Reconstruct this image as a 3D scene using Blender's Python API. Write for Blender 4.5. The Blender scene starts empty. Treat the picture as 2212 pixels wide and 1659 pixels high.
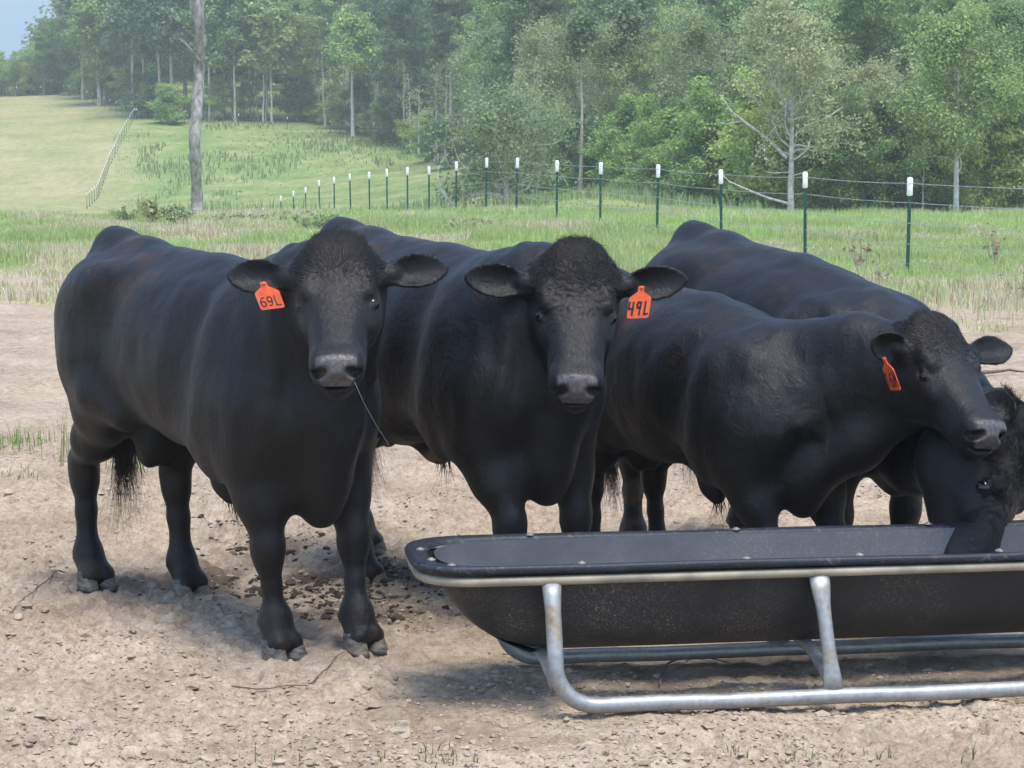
import bpy, math, random
import numpy as np
from mathutils import Vector, Matrix

random.seed(7)
rng = np.random.default_rng(7)
sc = bpy.context.scene

# ------------------------------------------------------------------ camera
CAM_H = 1.8
PITCH = math.atan(579.5 / 4920.0)
cam_d = bpy.data.cameras.new("camera")
cam = bpy.data.objects.new("camera", cam_d)
sc.collection.objects.link(cam)
cam.location = (0, 0, CAM_H)
cam.rotation_euler = (math.pi / 2 - PITCH, 0, 0)
cam_d.sensor_width = 36.0
cam_d.lens = 4920.0 / 2212.0 * 36.0
cam_d.clip_start = 0.1
cam_d.clip_end = 3000
sc.camera = cam

# ------------------------------------------------------------------ sky, sun, exposure
SUN_EL, SUN_AZ = math.radians(72), math.radians(152)      # azimuth from +Y (away from camera) towards +X
world = bpy.data.worlds.new("World")
sc.world = world
world.use_nodes = True
wn = world.node_tree.nodes
wl = world.node_tree.links
wn.clear()
wo = wn.new("ShaderNodeOutputWorld")
bg = wn.new("ShaderNodeBackground")
sky = wn.new("ShaderNodeTexSky")
sky.sky_type = 'NISHITA'
sky.sun_disc = False
sky.sun_elevation = SUN_EL
sky.sun_rotation = SUN_AZ
sky.air_density = 1.0
sky.dust_density = 1.0
sky.ozone_density = 2.0
bg.inputs[1].default_value = 0.15
wl.new(sky.outputs[0], bg.inputs[0])
wl.new(bg.outputs[0], wo.inputs[0])
sd = bpy.data.lights.new("sun", 'SUN')
sd.energy = 2.0
sd.angle = math.radians(30)
sd.color = (1.0, 0.95, 0.86)
sun = bpy.data.objects.new("sun", sd)
sc.collection.objects.link(sun)
sdir = Vector((math.sin(SUN_AZ) * math.cos(SUN_EL), math.cos(SUN_AZ) * math.cos(SUN_EL), math.sin(SUN_EL)))
sun.rotation_euler = sdir.to_track_quat('Z', 'Y').to_euler()
sc.view_settings.view_transform = 'Standard'
sc.view_settings.look = 'None'
sc.view_settings.exposure = 1.18
sc.view_settings.gamma = 1.0
sc.render.resolution_x = 1024
sc.render.resolution_y = 768
sc.cycles.use_denoising = True
sc.cycles.max_bounces = 6
sc.cycles.transparent_max_bounces = 12
sc.cycles.volume_bounces = 1

# ------------------------------------------------------------------ helpers
CT, ST = math.cos(PITCH), math.sin(PITCH)


def ray(u, v):
    a = (u - 1106.0) / 4920.0
    b = -(v - 829.5) / 4920.0
    return Vector((a, CT + b * ST, -ST + b * CT))


def at(u, v, Y):
    r = ray(u, v)
    t = Y / r.y
    return Vector((r.x * t, Y, CAM_H + r.z * t))


def on_z(u, v, z=0.0):
    r = ray(u, v)
    t = (z - CAM_H) / r.z
    return Vector((r.x * t, r.y * t, z))


def link(o, parent=None):
    sc.collection.objects.link(o)
    if parent:
        o.parent = parent
    return o


def tag(o, label=None, cat=None, group=None, kind=None):
    if label: o['label'] = label
    if cat: o['category'] = cat
    if group: o['group'] = group
    if kind: o['kind'] = kind
    return o


def empty(name, loc=(0, 0, 0), rz=0.0):
    o = bpy.data.objects.new(name, None)
    o.empty_display_size = 0.2
    link(o)
    o.location = loc
    o.rotation_euler = (0, 0, rz)
    return o


def mesh_np(name, V, F, mat, parent=None, smooth=True, attrs=None):
    """V (n,3); F (m,k) array with constant k, or list of such arrays."""
    me = bpy.data.meshes.new(name)
    if not isinstance(F, (list, tuple)):
        F = [F]
    F = [np.asarray(f, dtype=np.int32) for f in F if len(f)]
    V = np.asarray(V, dtype=np.float32)
    me.vertices.add(len(V))
    me.vertices.foreach_set('co', V.ravel())
    nl = sum(f.size for f in F)
    npoly = sum(len(f) for f in F)
    me.loops.add(nl)
    me.polygons.add(npoly)
    me.loops.foreach_set('vertex_index', np.concatenate([f.ravel() for f in F]))
    tot = np.concatenate([np.full(len(f), f.shape[1], dtype=np.int32) for f in F])
    st = np.concatenate([[0], np.cumsum(tot)[:-1]]).astype(np.int32)
    me.polygons.foreach_set('loop_start', st)
    me.polygons.foreach_set('use_smooth', np.full(npoly, smooth))
    me.update(calc_edges=True)
    me.validate()
    if attrs:
        for k, a in attrs.items():
            a = np.asarray(a, dtype=np.float32)
            if a.ndim == 1:
                at_ = me.attributes.new(k, 'FLOAT', 'POINT')
                at_.data.foreach_set('value', a)
            else:
                if a.shape[1] == 3:
                    a = np.concatenate([a, np.ones((len(a), 1), np.float32)], 1)
                at_ = me.attributes.new(k, 'FLOAT_COLOR', 'POINT')
                at_.data.foreach_set('color', a.ravel())
    if mat:
        me.materials.append(mat)
    o = bpy.data.objects.new(name, me)
    link(o, parent)
    return o


class MB:
    """collects simple shapes into one mesh"""
    def __init__(s):
        s.V = []; s.Q = []; s.T = []; s.n = 0

    def add(s, V, Q=(), T=()):
        V = np.asarray(V, float)
        s.V.append(V)
        if len(Q): s.Q.append(np.asarray(Q, int) + s.n)
        if len(T): s.T.append(np.asarray(T, int) + s.n)
        s.n += len(V)

    def tube(s, pts, rad, seg=10, caps=True, squash=None):
        pts = np.asarray(pts, float)
        n = len(pts)
        rad = np.broadcast_to(np.asarray(rad, float), (n,)) if np.ndim(rad) < 2 else np.asarray(rad, float)
        tan = np.gradient(pts, axis=0)
        tan /= np.linalg.norm(tan, axis=1)[:, None] + 1e-12
        up = np.array([0, 0, 1.0]) if abs(tan[0, 2]) < 0.9 else np.array([0, 1.0, 0])
        V = []
        a = np.arange(seg) / seg * 2 * math.pi
        ref = np.cross(tan[0], up); ref /= np.linalg.norm(ref)
        for i in range(n):
            ref = ref - tan[i] * np.dot(ref, tan[i]); ref /= np.linalg.norm(ref) + 1e-12
            bi = np.cross(tan[i], ref)
            r = rad[i]
            r1, r2 = (r, r) if np.ndim(r) == 0 else (r[0], r[1])
            V.append(pts[i] + np.outer(np.cos(a) * r1, ref) + np.outer(np.sin(a) * r2, bi))
        V = np.concatenate(V)
        i = np.arange(n - 1)[:, None] * seg
        j = np.arange(seg)[None]
        k = (j + 1) % seg
        Q = np.stack([i + j, i + k, i + seg + k, i + seg + j], -1).reshape(-1, 4)
        T = []
        if caps:
            V = np.concatenate([V, pts[:1], pts[-1:]])
            c0, c1 = n * seg, n * seg + 1
            for q in range(seg):
                T.append((c0, (q + 1) % seg, q))
                T.append((c1, (n - 1) * seg + q, (n - 1) * seg + (q + 1) % seg))
        s.add(V, Q, T)

    def box(s, c, h, R=None):
        c = np.asarray(c, float)
        v = np.array([[x, y, z] for x in (-1, 1) for y in (-1, 1) for z in (-1, 1)], float) * np.asarray(h, float)
        if R is not None: v = v @ np.asarray(R, float).T
        s.add(v + c, [(0, 1, 3, 2), (4, 6, 7, 5), (0, 4, 5, 1), (2, 3, 7, 6), (0, 2, 6, 4), (1, 5, 7, 3)])

    def build(s, name, mat, parent=None, smooth=True, attrs=None):
        V = np.concatenate(s.V)
        F = []
        if s.Q: F.append(np.concatenate(s.Q))
        if s.T: F.append(np.concatenate(s.T))
        return mesh_np(name, V, F, mat, parent, smooth, attrs)


def unit(v):
    v = np.asarray(v, float)
    return v / np.linalg.norm(v)


def _hash(ix, iy, iz, seed):
    h = (ix.astype(np.int64) * 374761393 + iy.astype(np.int64) * 668265263 + iz.astype(np.int64) * 2147483647 + seed * 1274126177) & 0xFFFFFFFF
    h = ((h ^ (h >> 13)) * 1274126177) & 0xFFFFFFFF
    h = h ^ (h >> 16)
    return (h & 0xFFFFFF).astype(np.float32) / 0xFFFFFF


def vnoise(x, y, z=None, seed=0):
    x = np.asarray(x, np.float64); y = np.asarray(y, np.float64)
    z = np.zeros_like(x) if z is None else np.asarray(z, np.float64)
    ix, iy, iz = np.floor(x), np.floor(y), np.floor(z)
    fx, fy, fz = x - ix, y - iy, z - iz
    fx, fy, fz = [f * f * f * (f * (f * 6 - 15) + 10) for f in (fx, fy, fz)]
    ix, iy, iz = ix.astype(np.int64), iy.astype(np.int64), iz.astype(np.int64)
    r = 0
    flat = not np.any(z)
    for dz in ((0,) if flat else (0, 1)):
        wz = 1.0 if flat else (fz if dz else 1 - fz)
        for dy in (0, 1):
            wy = fy if dy else 1 - fy
            for dx in (0, 1):
                wx = fx if dx else 1 - fx
                r = r + _hash(ix + dx, iy + dy, iz + dz, seed) * wx * wy * wz
    return r * 2 - 1


def fbm(x, y, z=None, oct=4, seed=0, gain=0.5):
    r = 0; a = 1.0; f = 1.0
    for o in range(oct):
        r = r + a * vnoise(x * f, y * f, None if z is None else z * f, seed + o * 17)
        a *= gain; f *= 2.03
    return r


def sstep(a, b, x):
    t = np.clip((x - a) / (b - a), 0, 1)
    return t * t * (3 - 2 * t)


# ------------------------------------------------------------------ materials
def new_mat(name):
    m = bpy.data.materials.new(name)
    m.use_nodes = True
    nt = m.node_tree
    b = nt.nodes['Principled BSDF']
    return m, nt, b


def N(nt, kind, **kw):
    n = nt.nodes.new('ShaderNode' + kind)
    for k, v in kw.items():
        if k in n.inputs.keys():
            n.inputs[k].default_value = v
        else:
            setattr(n, k, v)
    return n


def ramp(nt, fac, stops):
    n = nt.nodes.new('ShaderNodeValToRGB')
    e = n.color_ramp.elements
    while len(e) < len(stops): e.new(0.5)
    for i, (p, c) in enumerate(stops):
        e[i].position = p
        e[i].color = (*c, 1) if len(c) == 3 else c
    nt.links.new(fac, n.inputs[0])
    return n


def mix(nt, fac, a, b, mode='MIX'):
    n = nt.nodes.new('ShaderNodeMix')
    n.data_type = 'RGBA'; n.blend_type = mode
    for s, v in ((0, fac), (6, a), (7, b)):
        if hasattr(v, 'is_output'): nt.links.new(v, n.inputs[s])
        elif s == 0: n.inputs[0].default_value = v
        else: n.inputs[s].default_value = (*v, 1)
    return n.outputs[2]


def objcoord(nt, scale=(1, 1, 1)):
    tc = nt.nodes.new('ShaderNodeTexCoord')
    mp = nt.nodes.new('ShaderNodeMapping')
    mp.inputs['Scale'].default_value = scale
    nt.links.new(tc.outputs['Object'], mp.inputs[0])
    return mp.outputs[0]


def bump(nt, b, height, strength=0.3, dist=0.01):
    n = nt.nodes.new('ShaderNodeBump')
    n.inputs['Strength'].default_value = strength
    n.inputs['Distance'].default_value = dist
    nt.links.new(height, n.inputs['Height'])
    nt.links.new(n.outputs[0], b.inputs['Normal'])
    return n


def noise_mat(name, c0, c1, scale=8.0, rough=0.8, spec=0.3, bstr=0.3, bdist=0.01, lo=0.35, hi=0.65, cscale=(1, 1, 1), metallic=0.0):
    m, nt, b = new_mat(name)
    co = objcoord(nt, cscale)
    n = N(nt, 'TexNoise', Scale=scale, Detail=6.0, Roughness=0.6)
    nt.links.new(co, n.inputs['Vector'])
    r = ramp(nt, n.outputs[0], [(lo, c0), (hi, c1)])
    nt.links.new(r.outputs[0], b.inputs['Base Color'])
    b.inputs['Roughness'].default_value = rough
    b.inputs['Specular IOR Level'].default_value = spec
    b.inputs['Metallic'].default_value = metallic
    if bstr: bump(nt, b, n.outputs[0], bstr, bdist)
    return m


def attr(nt, name):
    a = nt.nodes.new('ShaderNodeAttribute')
    a.attribute_name = name
    return a
# ------------------------------------------------------------------ terrain
TU = np.array([-1500, 0, 300, 600, 770, 900, 1000, 1100, 1300, 1700, 2212, 3700], float)
TD = np.array([0, 14, 25, 40, 55, 70, 90, 110, 140, 170, 200, 230, 260, 300, 400, 700], float)
_L = [0, 0, -.15, -.40, -.60, -1.6, -2.9, -4.2, -6.0, -6.5]
TZ = np.array([
    _L + [-5.5, -2.7, 0.3, 4.1, 5.0, 8],
    _L + [-5.5, -2.7, 0.3, 4.1, 5.5, 9],
    _L + [-5.3, -2.3, 1.2, 4.5, 9, 20],
    [0, 0, -.15, -.40, -.60, -1.5, -2.5, -4.0, -5.6, -6.0, -5.0, -1.9, .7, 5, 12, 30],
    [0, 0, -.15, -.40, -.60, -1.4, -2.3, -3.6, -5.2, -5.6, -4.4, -1.6, .5, 5, 13, 34],
    [0, 0, -.15, -.40, -.60, -1.3, -2.1, -3.4, -4.8, -4.8, -3.8, -1.9, .4, 6, 15, 38],
    [0, 0, -.15, -.40, -.60, -1.2, -2.0, -3.2, -4.4, -4.2, -2.8, -.8, 2, 7, 17, 40],
    [0, 0, -.15, -.40, -.60, -1.1, -1.9, -2.9, -3.6, -3.6, -2.0, .4, 3.5, 8.5, 19, 42],
    [0, 0, -.2, -.45, -.62, -1.0, -1.6, -2.1, -2.4, -1.8, .2, 2.6, 5.5, 10, 20, 44],
    [0, 0, -.2, -.50, -.66, -1.3, -2.2, -3.1, -3.0, -1.0, 1.2, 3.7, 7, 12, 23, 46],
    [0, 0, -.2, -.50, -.66, -1.3, -2.2, -3.1, -3.0, -1.0, 1.2, 3.7, 7, 12, 23, 46],
    [0, 0, -.2, -.50, -.66, -1.3, -2.2, -3.1, -3.0, -1.0, 1.2, 3.7, 7, 12, 23, 46]])
_gd = np.linspace(0, 700, 701)
_gu = np.linspace(-1500, 3700, 261)
_t = np.stack([np.interp(_gd, TD, r) for r in TZ])
_t = np.stack([np.interp(_gu, TU, _t[:, i]) for i in range(len(_gd))], 1)       # u, d
for _k in range(2):
    w = np.hanning(9); w /= w.sum()
    p_ = np.pad(_t, ((0, 0), (4, 4)), mode='edge')
    q_ = sum(p_[:, i:i + len(_gd)] * w[i] for i in range(9))
    far = sstep(30, 45, _gd)[None]
    _t = _t * (1 - far) + q_ * far
    p_ = np.pad(_t, ((4, 4), (0, 0)), mode='edge')
    _t = sum(p_[i:i + len(_gu)] * w[i] for i in range(9))


def base_z(x, y):
    x = np.asarray(x, float); y = np.asarray(y, float)
    d = np.clip(y, 0, 699.9)
    u = np.clip(1106 + 4920 * x / np.maximum(y, 2.0), -1499.9, 3699.9)
    fu = (u + 1500) / 20.0; iu = fu.astype(int); fu = fu - iu
    iu = np.clip(iu, 0, len(_gu) - 2)
    fd = d; idd = np.clip(fd.astype(int), 0, 699); fd = fd - idd
    return (_t[iu, idd] * (1 - fu) * (1 - fd) + _t[iu + 1, idd] * fu * (1 - fd) + _t[iu, idd + 1] * (1 - fu) * fd + _t[iu + 1, idd + 1] * fu * fd)


def pen_edge(x):
    """distance at which bare dirt turns to grass"""
    return 24.4 + 2.6 * fbm(x * .35, x * 0 + 3.3, oct=4, seed=51) - .12 * x


def dirt_relief(x, y):
    near = sstep(34, 18, y)
    fine = sstep(14, 10, y)
    z = .030 * fbm(x * .9, y * .9, oct=2, seed=61) * near
    z = z + .018 * fbm(x * 4.0, y * 4.0, oct=3, seed=62) * near
    tr = fbm(x * 1.3, y * 1.3, oct=2, seed=66)
    n = fbm(x * 17, y * 17, oct=4, seed=63, gain=.6)
    z = z + (.0105 + .005 * tr) * n * fine
    z = z + .012 * np.abs(fbm(x * 9 + 7, y * 12, oct=3, seed=68)) * fine
    c = vnoise(x * 30, y * 30, seed=64)                      # clods
    z = z + .012 * np.abs(fbm(x * 5 + 3, y * 6, oct=3, seed=70)) * fine
    z = z + .014 * np.maximum(0, c - .2) * fine * (1 + tr)
    c2 = vnoise(x * 62, y * 62, seed=69)
    z = z + .006 * np.maximum(0, c2 - .1) * fine
    h = vnoise(x * 7, y * 7, seed=65)                        # hoof-sized pits
    z = z - .040 * np.maximum(0, h - .40) * fine
    # packed flat where the trough stands
    tw = sstep(6.2, 6.5, y - .19 * x) * sstep(7.7, 7.3, y - .19 * x) * sstep(-.5, -.2, x)
    return z * (1 - .55 * tw) - .008 * tw


def gz(x, y):
    return base_z(x, y) + dirt_relief(x, y)


def g1(x, y):
    return float(gz(np.array([x]), np.array([y]))[0])


def build_ground():
    ys = [0.8]
    while ys[-1] < 690:
        y = ys[-1]
        st = 0.08 if y < 5.7 else (0.013 if y < 10.5 else 0.013 + (y - 10.5) * .012)
        ys.append(y + min(st, 4.0))
    ys = np.array(ys)
    core = np.linspace(-.262, .262, 760)
    outl = -.262 - np.cumsum(np.linspace(.002, .06, 34))
    bs = np.concatenate([outl[::-1], core, -outl])
    Y, B = np.meshgrid(ys, bs, indexing='ij')
    X = B * np.maximum(Y, 3.0)
    Z = gz(X.ravel(), Y.ravel()).reshape(X.shape)
    V = np.stack([X, Y, Z], -1).reshape(-1, 3)
    ny, nb = X.shape
    i = np.arange(ny - 1)[:, None] * nb; j = np.arange(nb - 1)[None]
    F = np.stack([i + j, i + j + 1, i + nb + j + 1, i + nb + j], -1).reshape(-1, 4)
    x, y = V[:, 0], V[:, 1]
    pe = pen_edge(x)
    n = fbm(x * .8, y * .8, oct=3, seed=71)
    grass = sstep(-2.0, 3.0, (y - pe) + n * 3.5)
    field = sstep(52, 62, y)
    # wild grass patches inside the pen at the left, as worn strips
    u = 1106 + 4920 * x / np.maximum(y, 1)
    dry = sstep(-.5, .5, fbm(x * .13, y * .07, oct=3, seed=72) - .1 + .9 * sstep(300, -200, u) * field * sstep(.2, .9, 1 - sstep(-.8, .8, fbm(x * .03, y * .02, oct=2, seed=75))) )
    hay = sstep(330, 230, u) * sstep(110, 150, y)              # mown hay field behind the far fence
    ground_shade = np.zeros(len(V))  # soft shade, mostly under bulls and trough, painted into the dirt colour
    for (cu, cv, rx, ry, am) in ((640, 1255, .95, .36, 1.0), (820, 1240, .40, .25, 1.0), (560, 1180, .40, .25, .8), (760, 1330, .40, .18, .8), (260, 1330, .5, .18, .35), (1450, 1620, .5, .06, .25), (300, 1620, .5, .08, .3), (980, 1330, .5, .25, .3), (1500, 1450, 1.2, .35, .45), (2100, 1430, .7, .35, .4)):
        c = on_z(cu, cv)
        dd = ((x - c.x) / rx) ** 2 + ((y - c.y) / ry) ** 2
        ground_shade = np.maximum(ground_shade, np.exp(-dd) * am)
    ground_shade = ground_shade * sstep(-.75, .35, fbm(x * 5, y * 5, oct=4, seed=73))
    o = mesh_np("ground", V, F, mat_ground(), None, True, attrs={'grass': grass, 'far': field, 'dry': dry, 'hay': hay, 'ground_shade': ground_shade})
    tag(o, kind='structure')
    return o


def mat_ground():
    m, nt, b = new_mat("ground")
    co = objcoord(nt)
    L = nt.links

    def noise(scale, det=5, rough=.6, cs=None):
        n = N(nt, 'TexNoise', Scale=scale, Detail=det, Roughness=rough)
        L.new(objcoord(nt, cs) if cs else co, n.inputs['Vector'])
        return n.outputs[0]
    nA, nB, nC = noise(1.3), noise(22, 6, .7), noise(90, 4, .7)
    sand = ramp(nt, nA, [(.28, (.255, .197, .142)), (.48, (.365, .294, .218)), (.72, (.435, .362, .282))]).outputs[0]
    grit = ramp(nt, nB, [(.28, (.55, .50, .46)), (.5, (.96, .95, .94)), (.74, (1.25, 1.25, 1.25))]).outputs[0]
    sand = mix(nt, 1.0, sand, grit, 'MULTIPLY')
    g2 = ramp(nt, nC, [(.3, (.72, .70, .68)), (.62, (1.12, 1.12, 1.12))]).outputs[0]
    sand = mix(nt, 1.0, sand, g2, 'MULTIPLY')
    sand = mix(nt, attr(nt, 'ground_shade').outputs['Fac'], sand, (.085, .060, .046))  # painted shade: sand darkened to brown by the mask
    nG, nH = noise(.22, 5, .65), noise(3.5, 6, .75)
    nS = noise(1.0, 8, .8, (1.6, .5, 1))
    near = ramp(nt, nH, [(.3, (.25, .27, .12)), (.5, (.36, .37, .18)), (.7, (.52, .46, .32))]).outputs[0]
    farg = ramp(nt, nG, [(.3, (.12, .18, .060)), (.46, (.17, .23, .078)), (.56, (.22, .25, .10)), (.68, (.30, .275, .155))]).outputs[0]
    fs = ramp(nt, nS, [(.28, (.62, .72, .60)), (.5, (1.0, 1.02, .98)), (.7, (1.35, 1.25, 1.12))]).outputs[0]
    farg = mix(nt, 1.0, farg, fs, 'MULTIPLY')
    hayc = ramp(nt, noise(.12, 5, .6), [(.32, (.20, .225, .085)), (.5, (.27, .265, .12)), (.68, (.335, .30, .165))]).outputs[0]
    hayc = mix(nt, 1.0, hayc, ramp(nt, nS, [(.3, (.66, .72, .66)), (.5, (1, 1, 1)), (.7, (1.3, 1.22, 1.18))]).outputs[0], 'MULTIPLY')
    farg = mix(nt, attr(nt, 'hay').outputs['Fac'], farg, hayc)
    dryc = mix(nt, .5, farg, (.34, .28, .16))
    gm = mix(nt, attr(nt, 'far').outputs['Fac'], near, farg)
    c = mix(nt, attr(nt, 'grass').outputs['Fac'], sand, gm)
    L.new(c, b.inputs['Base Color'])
    b.inputs['Roughness'].default_value = .95
    b.inputs['Specular IOR Level'].default_value = .12
    ad = N(nt, 'Math', operation='ADD')
    L.new(nB, ad.inputs[0]); L.new(nC, ad.inputs[1])
    bump(nt, b, ad.outputs[0], .55, .012)
    return m


ground = build_ground()


# loose grit and clods lying on the dirt: one scatter
def rock_shape(r_, n=1):
    """small irregular lump: deformed octahedron subdivided once"""
    V = np.array([(1, 0, 0), (-1, 0, 0), (0, 1, 0), (0, -1, 0), (0, 0, 1), (0, 0, -1)], float)
    F = [(0, 2, 4), (2, 1, 4), (1, 3, 4), (3, 0, 4), (2, 0, 5), (1, 2, 5), (3, 1, 5), (0, 3, 5)]
    for _ in range(n):
        V = list(map(tuple, V)); e = {}; nf = []

        def midp(a, b):
            k = (min(a, b), max(a, b))
            if k not in e:
                e[k] = len(V); V.append(tuple((np.array(V[a]) + np.array(V[b])) / 2))
            return e[k]
        for a, b, c in F:
            ab, bc, ca = midp(a, b), midp(b, c), midp(c, a)
            nf += [(a, ab, ca), (ab, b, bc), (ca, bc, c), (ab, bc, ca)]
        F = nf; V = np.array(V); V /= np.linalg.norm(V, axis=1)[:, None]
    return V, np.array(F)


def scatter_lumps(name, x, y, size, mat, seed, flat=.6, sub=1, label=None, cat=None):
    r_ = np.random.default_rng(seed)
    BV, BF = rock_shape(r_, sub)
    n = len(x); m = len(BV)
    a = r_.uniform(0, 6.28, n)
    sc_ = np.stack([size * r_.uniform(.7, 1.4, n), size * r_.uniform(.6, 1.1, n), size * flat * r_.uniform(.6, 1.1, n)], 1)
    jit = 1 + .22 * r_.normal(size=(n, m, 1))
    P = BV[None] * np.clip(jit, .55, 1.5) * sc_[:, None]
    c, s_ = np.cos(a)[:, None], np.sin(a)[:, None]
    X = P[..., 0] * c - P[..., 1] * s_; Y = P[..., 0] * s_ + P[..., 1] * c
    V = np.stack([X + x[:, None], Y + y[:, None], P[..., 2] + gz(x, y)[:, None] + (sc_[:, 2] * .35)[:, None]], -1).reshape(-1, 3)
    F = (BF[None] + (np.arange(n) * m)[:, None, None]).reshape(-1, 3)
    o = mesh_np(name, V, F, mat, None, False)
    return tag(o, label, cat, kind='stuff')


M_GRIT = noise_mat("grit", (.25, .193, .14), (.415, .34, .26), scale=9, rough=.95, spec=.1, bstr=.3)
M_DUNG = noise_mat("dung", (.030, .024, .020), (.09, .07, .055), scale=18, rough=.9, spec=.15, bstr=.5)
_n = 42000
_y = 5.9 + (13 - 5.9) * rng.random(_n) ** 1.3
_x = rng.uniform(-.27, .27, _n) * _y
_cl = fbm(_x * 1.6, _y * 1.6, oct=3, seed=77)
_k = rng.random(_n) < .25 + .9 * _cl
_x, _y = _x[_k], _y[_k]
scatter_lumps("loose_grit", _x, _y, rng.lognormal(math.log(.0050), .5, len(_x)), M_GRIT, 5, label="loose sandy clods and small gravel strewn over the bare dirt of the pen", cat="gravel")
_px, _py, _ps = [], [], []
for (cu, cv, sx_, sy_, n_) in ((640, 1265, .28, .10, 260), (745, 1290, .22, .12, 300), (560, 1180, .16, .08, 110), (850, 1230, .10, .08, 60), (770, 1335, .18, .08, 90), (480, 1145, .08, .05, 40), (1200, 1640, .05, .03, 0)):
    c = on_z(cu, cv)
    if n_:
        _px.append(rng.normal(c.x, sx_, n_)); _py.append(rng.normal(c.y, sy_, n_)); _ps.append(rng.lognormal(math.log(.0075), .5, n_))
scatter_lumps("dung_crumbs", np.concatenate(_px), np.concatenate(_py), np.concatenate(_ps), M_DUNG, 6, label="dark dried dung crumbs trodden into the dirt under the front bull", cat="dung")
# ------------------------------------------------------------------ fences
M_POST = noise_mat("post_paint", (.012, .065, .045), (.022, .10, .072), scale=12, rough=.55, spec=.35, bstr=.2, bdist=.003)
M_CAP = noise_mat("white_paint", (.80, .80, .78), (.88, .88, .87), scale=12, rough=.5, bstr=0)
M_WIRE = noise_mat("fence_wire", (.33, .35, .35), (.50, .52, .52), scale=12, rough=.5, metallic=.5, bstr=0)


def t_post(name, loc, h, parent, cap=.23, thick=1.0, lean=(0, 0), mesh=None):
    """steel T-post with studs; the cap is a child"""
    if mesh is None:
        mb = MB()
        w = .020 * thick
        mb.box((0, 0, h / 2 - .25), (w, .003 * thick, h / 2 + .25))
        mb.box((0, .016 * thick, h / 2 - .25), (.003 * thick, .014 * thick, h / 2 + .25))
        for i in range(int((h - .1) / .055)):
            mb.box((0, -.006 * thick, .08 + i * .055), (.006 * thick, .005 * thick, .009))
        mb.box((0, .014, .10), (.045, .003, .05))
        po = mb.build(name, M_POST, parent, smooth=False)
        mb = MB()
        r = .034 * thick
        mb.tube([(0, .006, h - cap), (0, .006, h - cap + .015), (0, .006, h - cap * .55), (0, .006, h - .02), (0, .006, h + .006), (0, .006, h + .016)],
                np.array([(r * .6, r * .5), (r, r * .8), (r * .92, r * .75), (r, r * .8), (r * .8, r * .65), (r * .3, r * .25)]), 12)
        ca = mb.build("post_cap", M_CAP, po)
    else:
        po = bpy.data.objects.new(name, mesh[0]); link(po, parent)
        ca = bpy.data.objects.new("post_cap", mesh[1]); link(ca, po)
    po.location = loc
    po.rotation_euler = (lean[0], lean[1], 0)
    return po, ca


def wire_mb(P, rad, barb=0, seed=0):
    mb = MB()
    mb.tube(P, rad, 5, caps=False)
    return mb


FP = [(2212 + 300, 402, 27.0), (1964, 385, 31), (1742, 373, 35.5), (1560, 368, 40), (1420, 357, 44), (1297, 352, 48), (1203, 348, 51.5), (1115, 342, 55), (1050, 342, 58.5),
      (985, 350, 62), (927, 360, 66), (880, 362, 70), (836, 366, 74), (798, 372, 78), (757, 376, 82), (722, 383, 86), (690, 390, 90), (660, 405, 94), (634, 413, 98), (605, 424, 102), (568, 450, 106)]


def build_fence():
    root = empty("wire_fence", (5.4, 31, g1(5.4, 31)))
    tag(root, "barbed wire fence on green steel posts with white tops, running along the pen", "fence")
    inv = Matrix.Translation(-root.location)
    tops = []
    r_ = np.random.default_rng(12)
    mesh = None
    H = 1.45
    for i, (u, v, d) in enumerate(FP):
        p = at(u, v, d)
        base = Vector((p.x, p.y, p.z - H))
        tops.append(p)
        po, ca = t_post("fence_post", base - root.location, H, root, mesh=mesh, lean=(r_.normal(0, .006), r_.normal(0, .012)), cap=.24, thick=1.25)
        if mesh is None: mesh = (po.data, ca.data)
    for hgt in (1.38, 1.12, .84, .56, .29):
        P = []
        for a, b_ in zip(tops[:-1], tops[1:]):
            for k in range(8):
                t = k / 8
                q = a.lerp(b_, t)
                P.append((q.x - root.location.x, q.y - .03 - root.location.y, q.z - H + hgt - root.location.z - .02 * 4 * t * (1 - t)))
        mb = MB()
        P = np.array(P)
        mb.tube(P, .0045, 5, caps=False)
        # barbs
        for k in range(0, 7 * 8 * 4):
            f = k / 4.0
            i0 = int(f)
            if i0 + 1 >= len(P): break
            c = P[i0] + (P[i0 + 1] - P[i0]) * (f - i0)
            a = r_.uniform(0, 6.28)
            dv = np.array([.3, math.cos(a), math.sin(a)]) * .014
            mb.tube([c - dv, c + dv], .0028, 4, caps=False)
        mb.build("barbed_wire", M_WIRE, root, smooth=False)
    return root


build_fence()


def far_fence(name, label, pts, spacing, thick, h=1.35, capk=.26):
    """pts: list of (u, d); posts follow the ground"""
    W = [Vector((d * (u - 1106) / 4920.0, d, 0)) for u, d in pts]
    L = [0]
    for a, b_ in zip(W[:-1], W[1:]): L.append(L[-1] + (b_ - a).length)
    n = int(L[-1] / spacing)
    s_ = np.linspace(0, L[-1], n)
    X = np.interp(s_, L, [w.x for w in W]); Y = np.interp(s_, L, [w.y for w in W])
    Z = gz(X, Y)
    o0 = Vector((X[0], Y[0], Z[0]))
    root = empty(name, o0)
    tag(root, label, "fence")
    mesh = None
    for x, y, z in zip(X, Y, Z):
        po, ca = t_post("fence_post", (x - o0.x, y - o0.y, z - o0.z), h, root, mesh=mesh, cap=capk, thick=thick)
        if mesh is None: mesh = (po.data, ca.data)
    for hg in (1.2, .8, .4):
        mb = MB()
        mb.tube(np.stack([X - o0.x, Y - o0.y, Z - o0.z + hg], 1), .0025, 4, caps=False)
        mb.build("fence_wire", M_WIRE, root, smooth=False)
    return root


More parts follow.
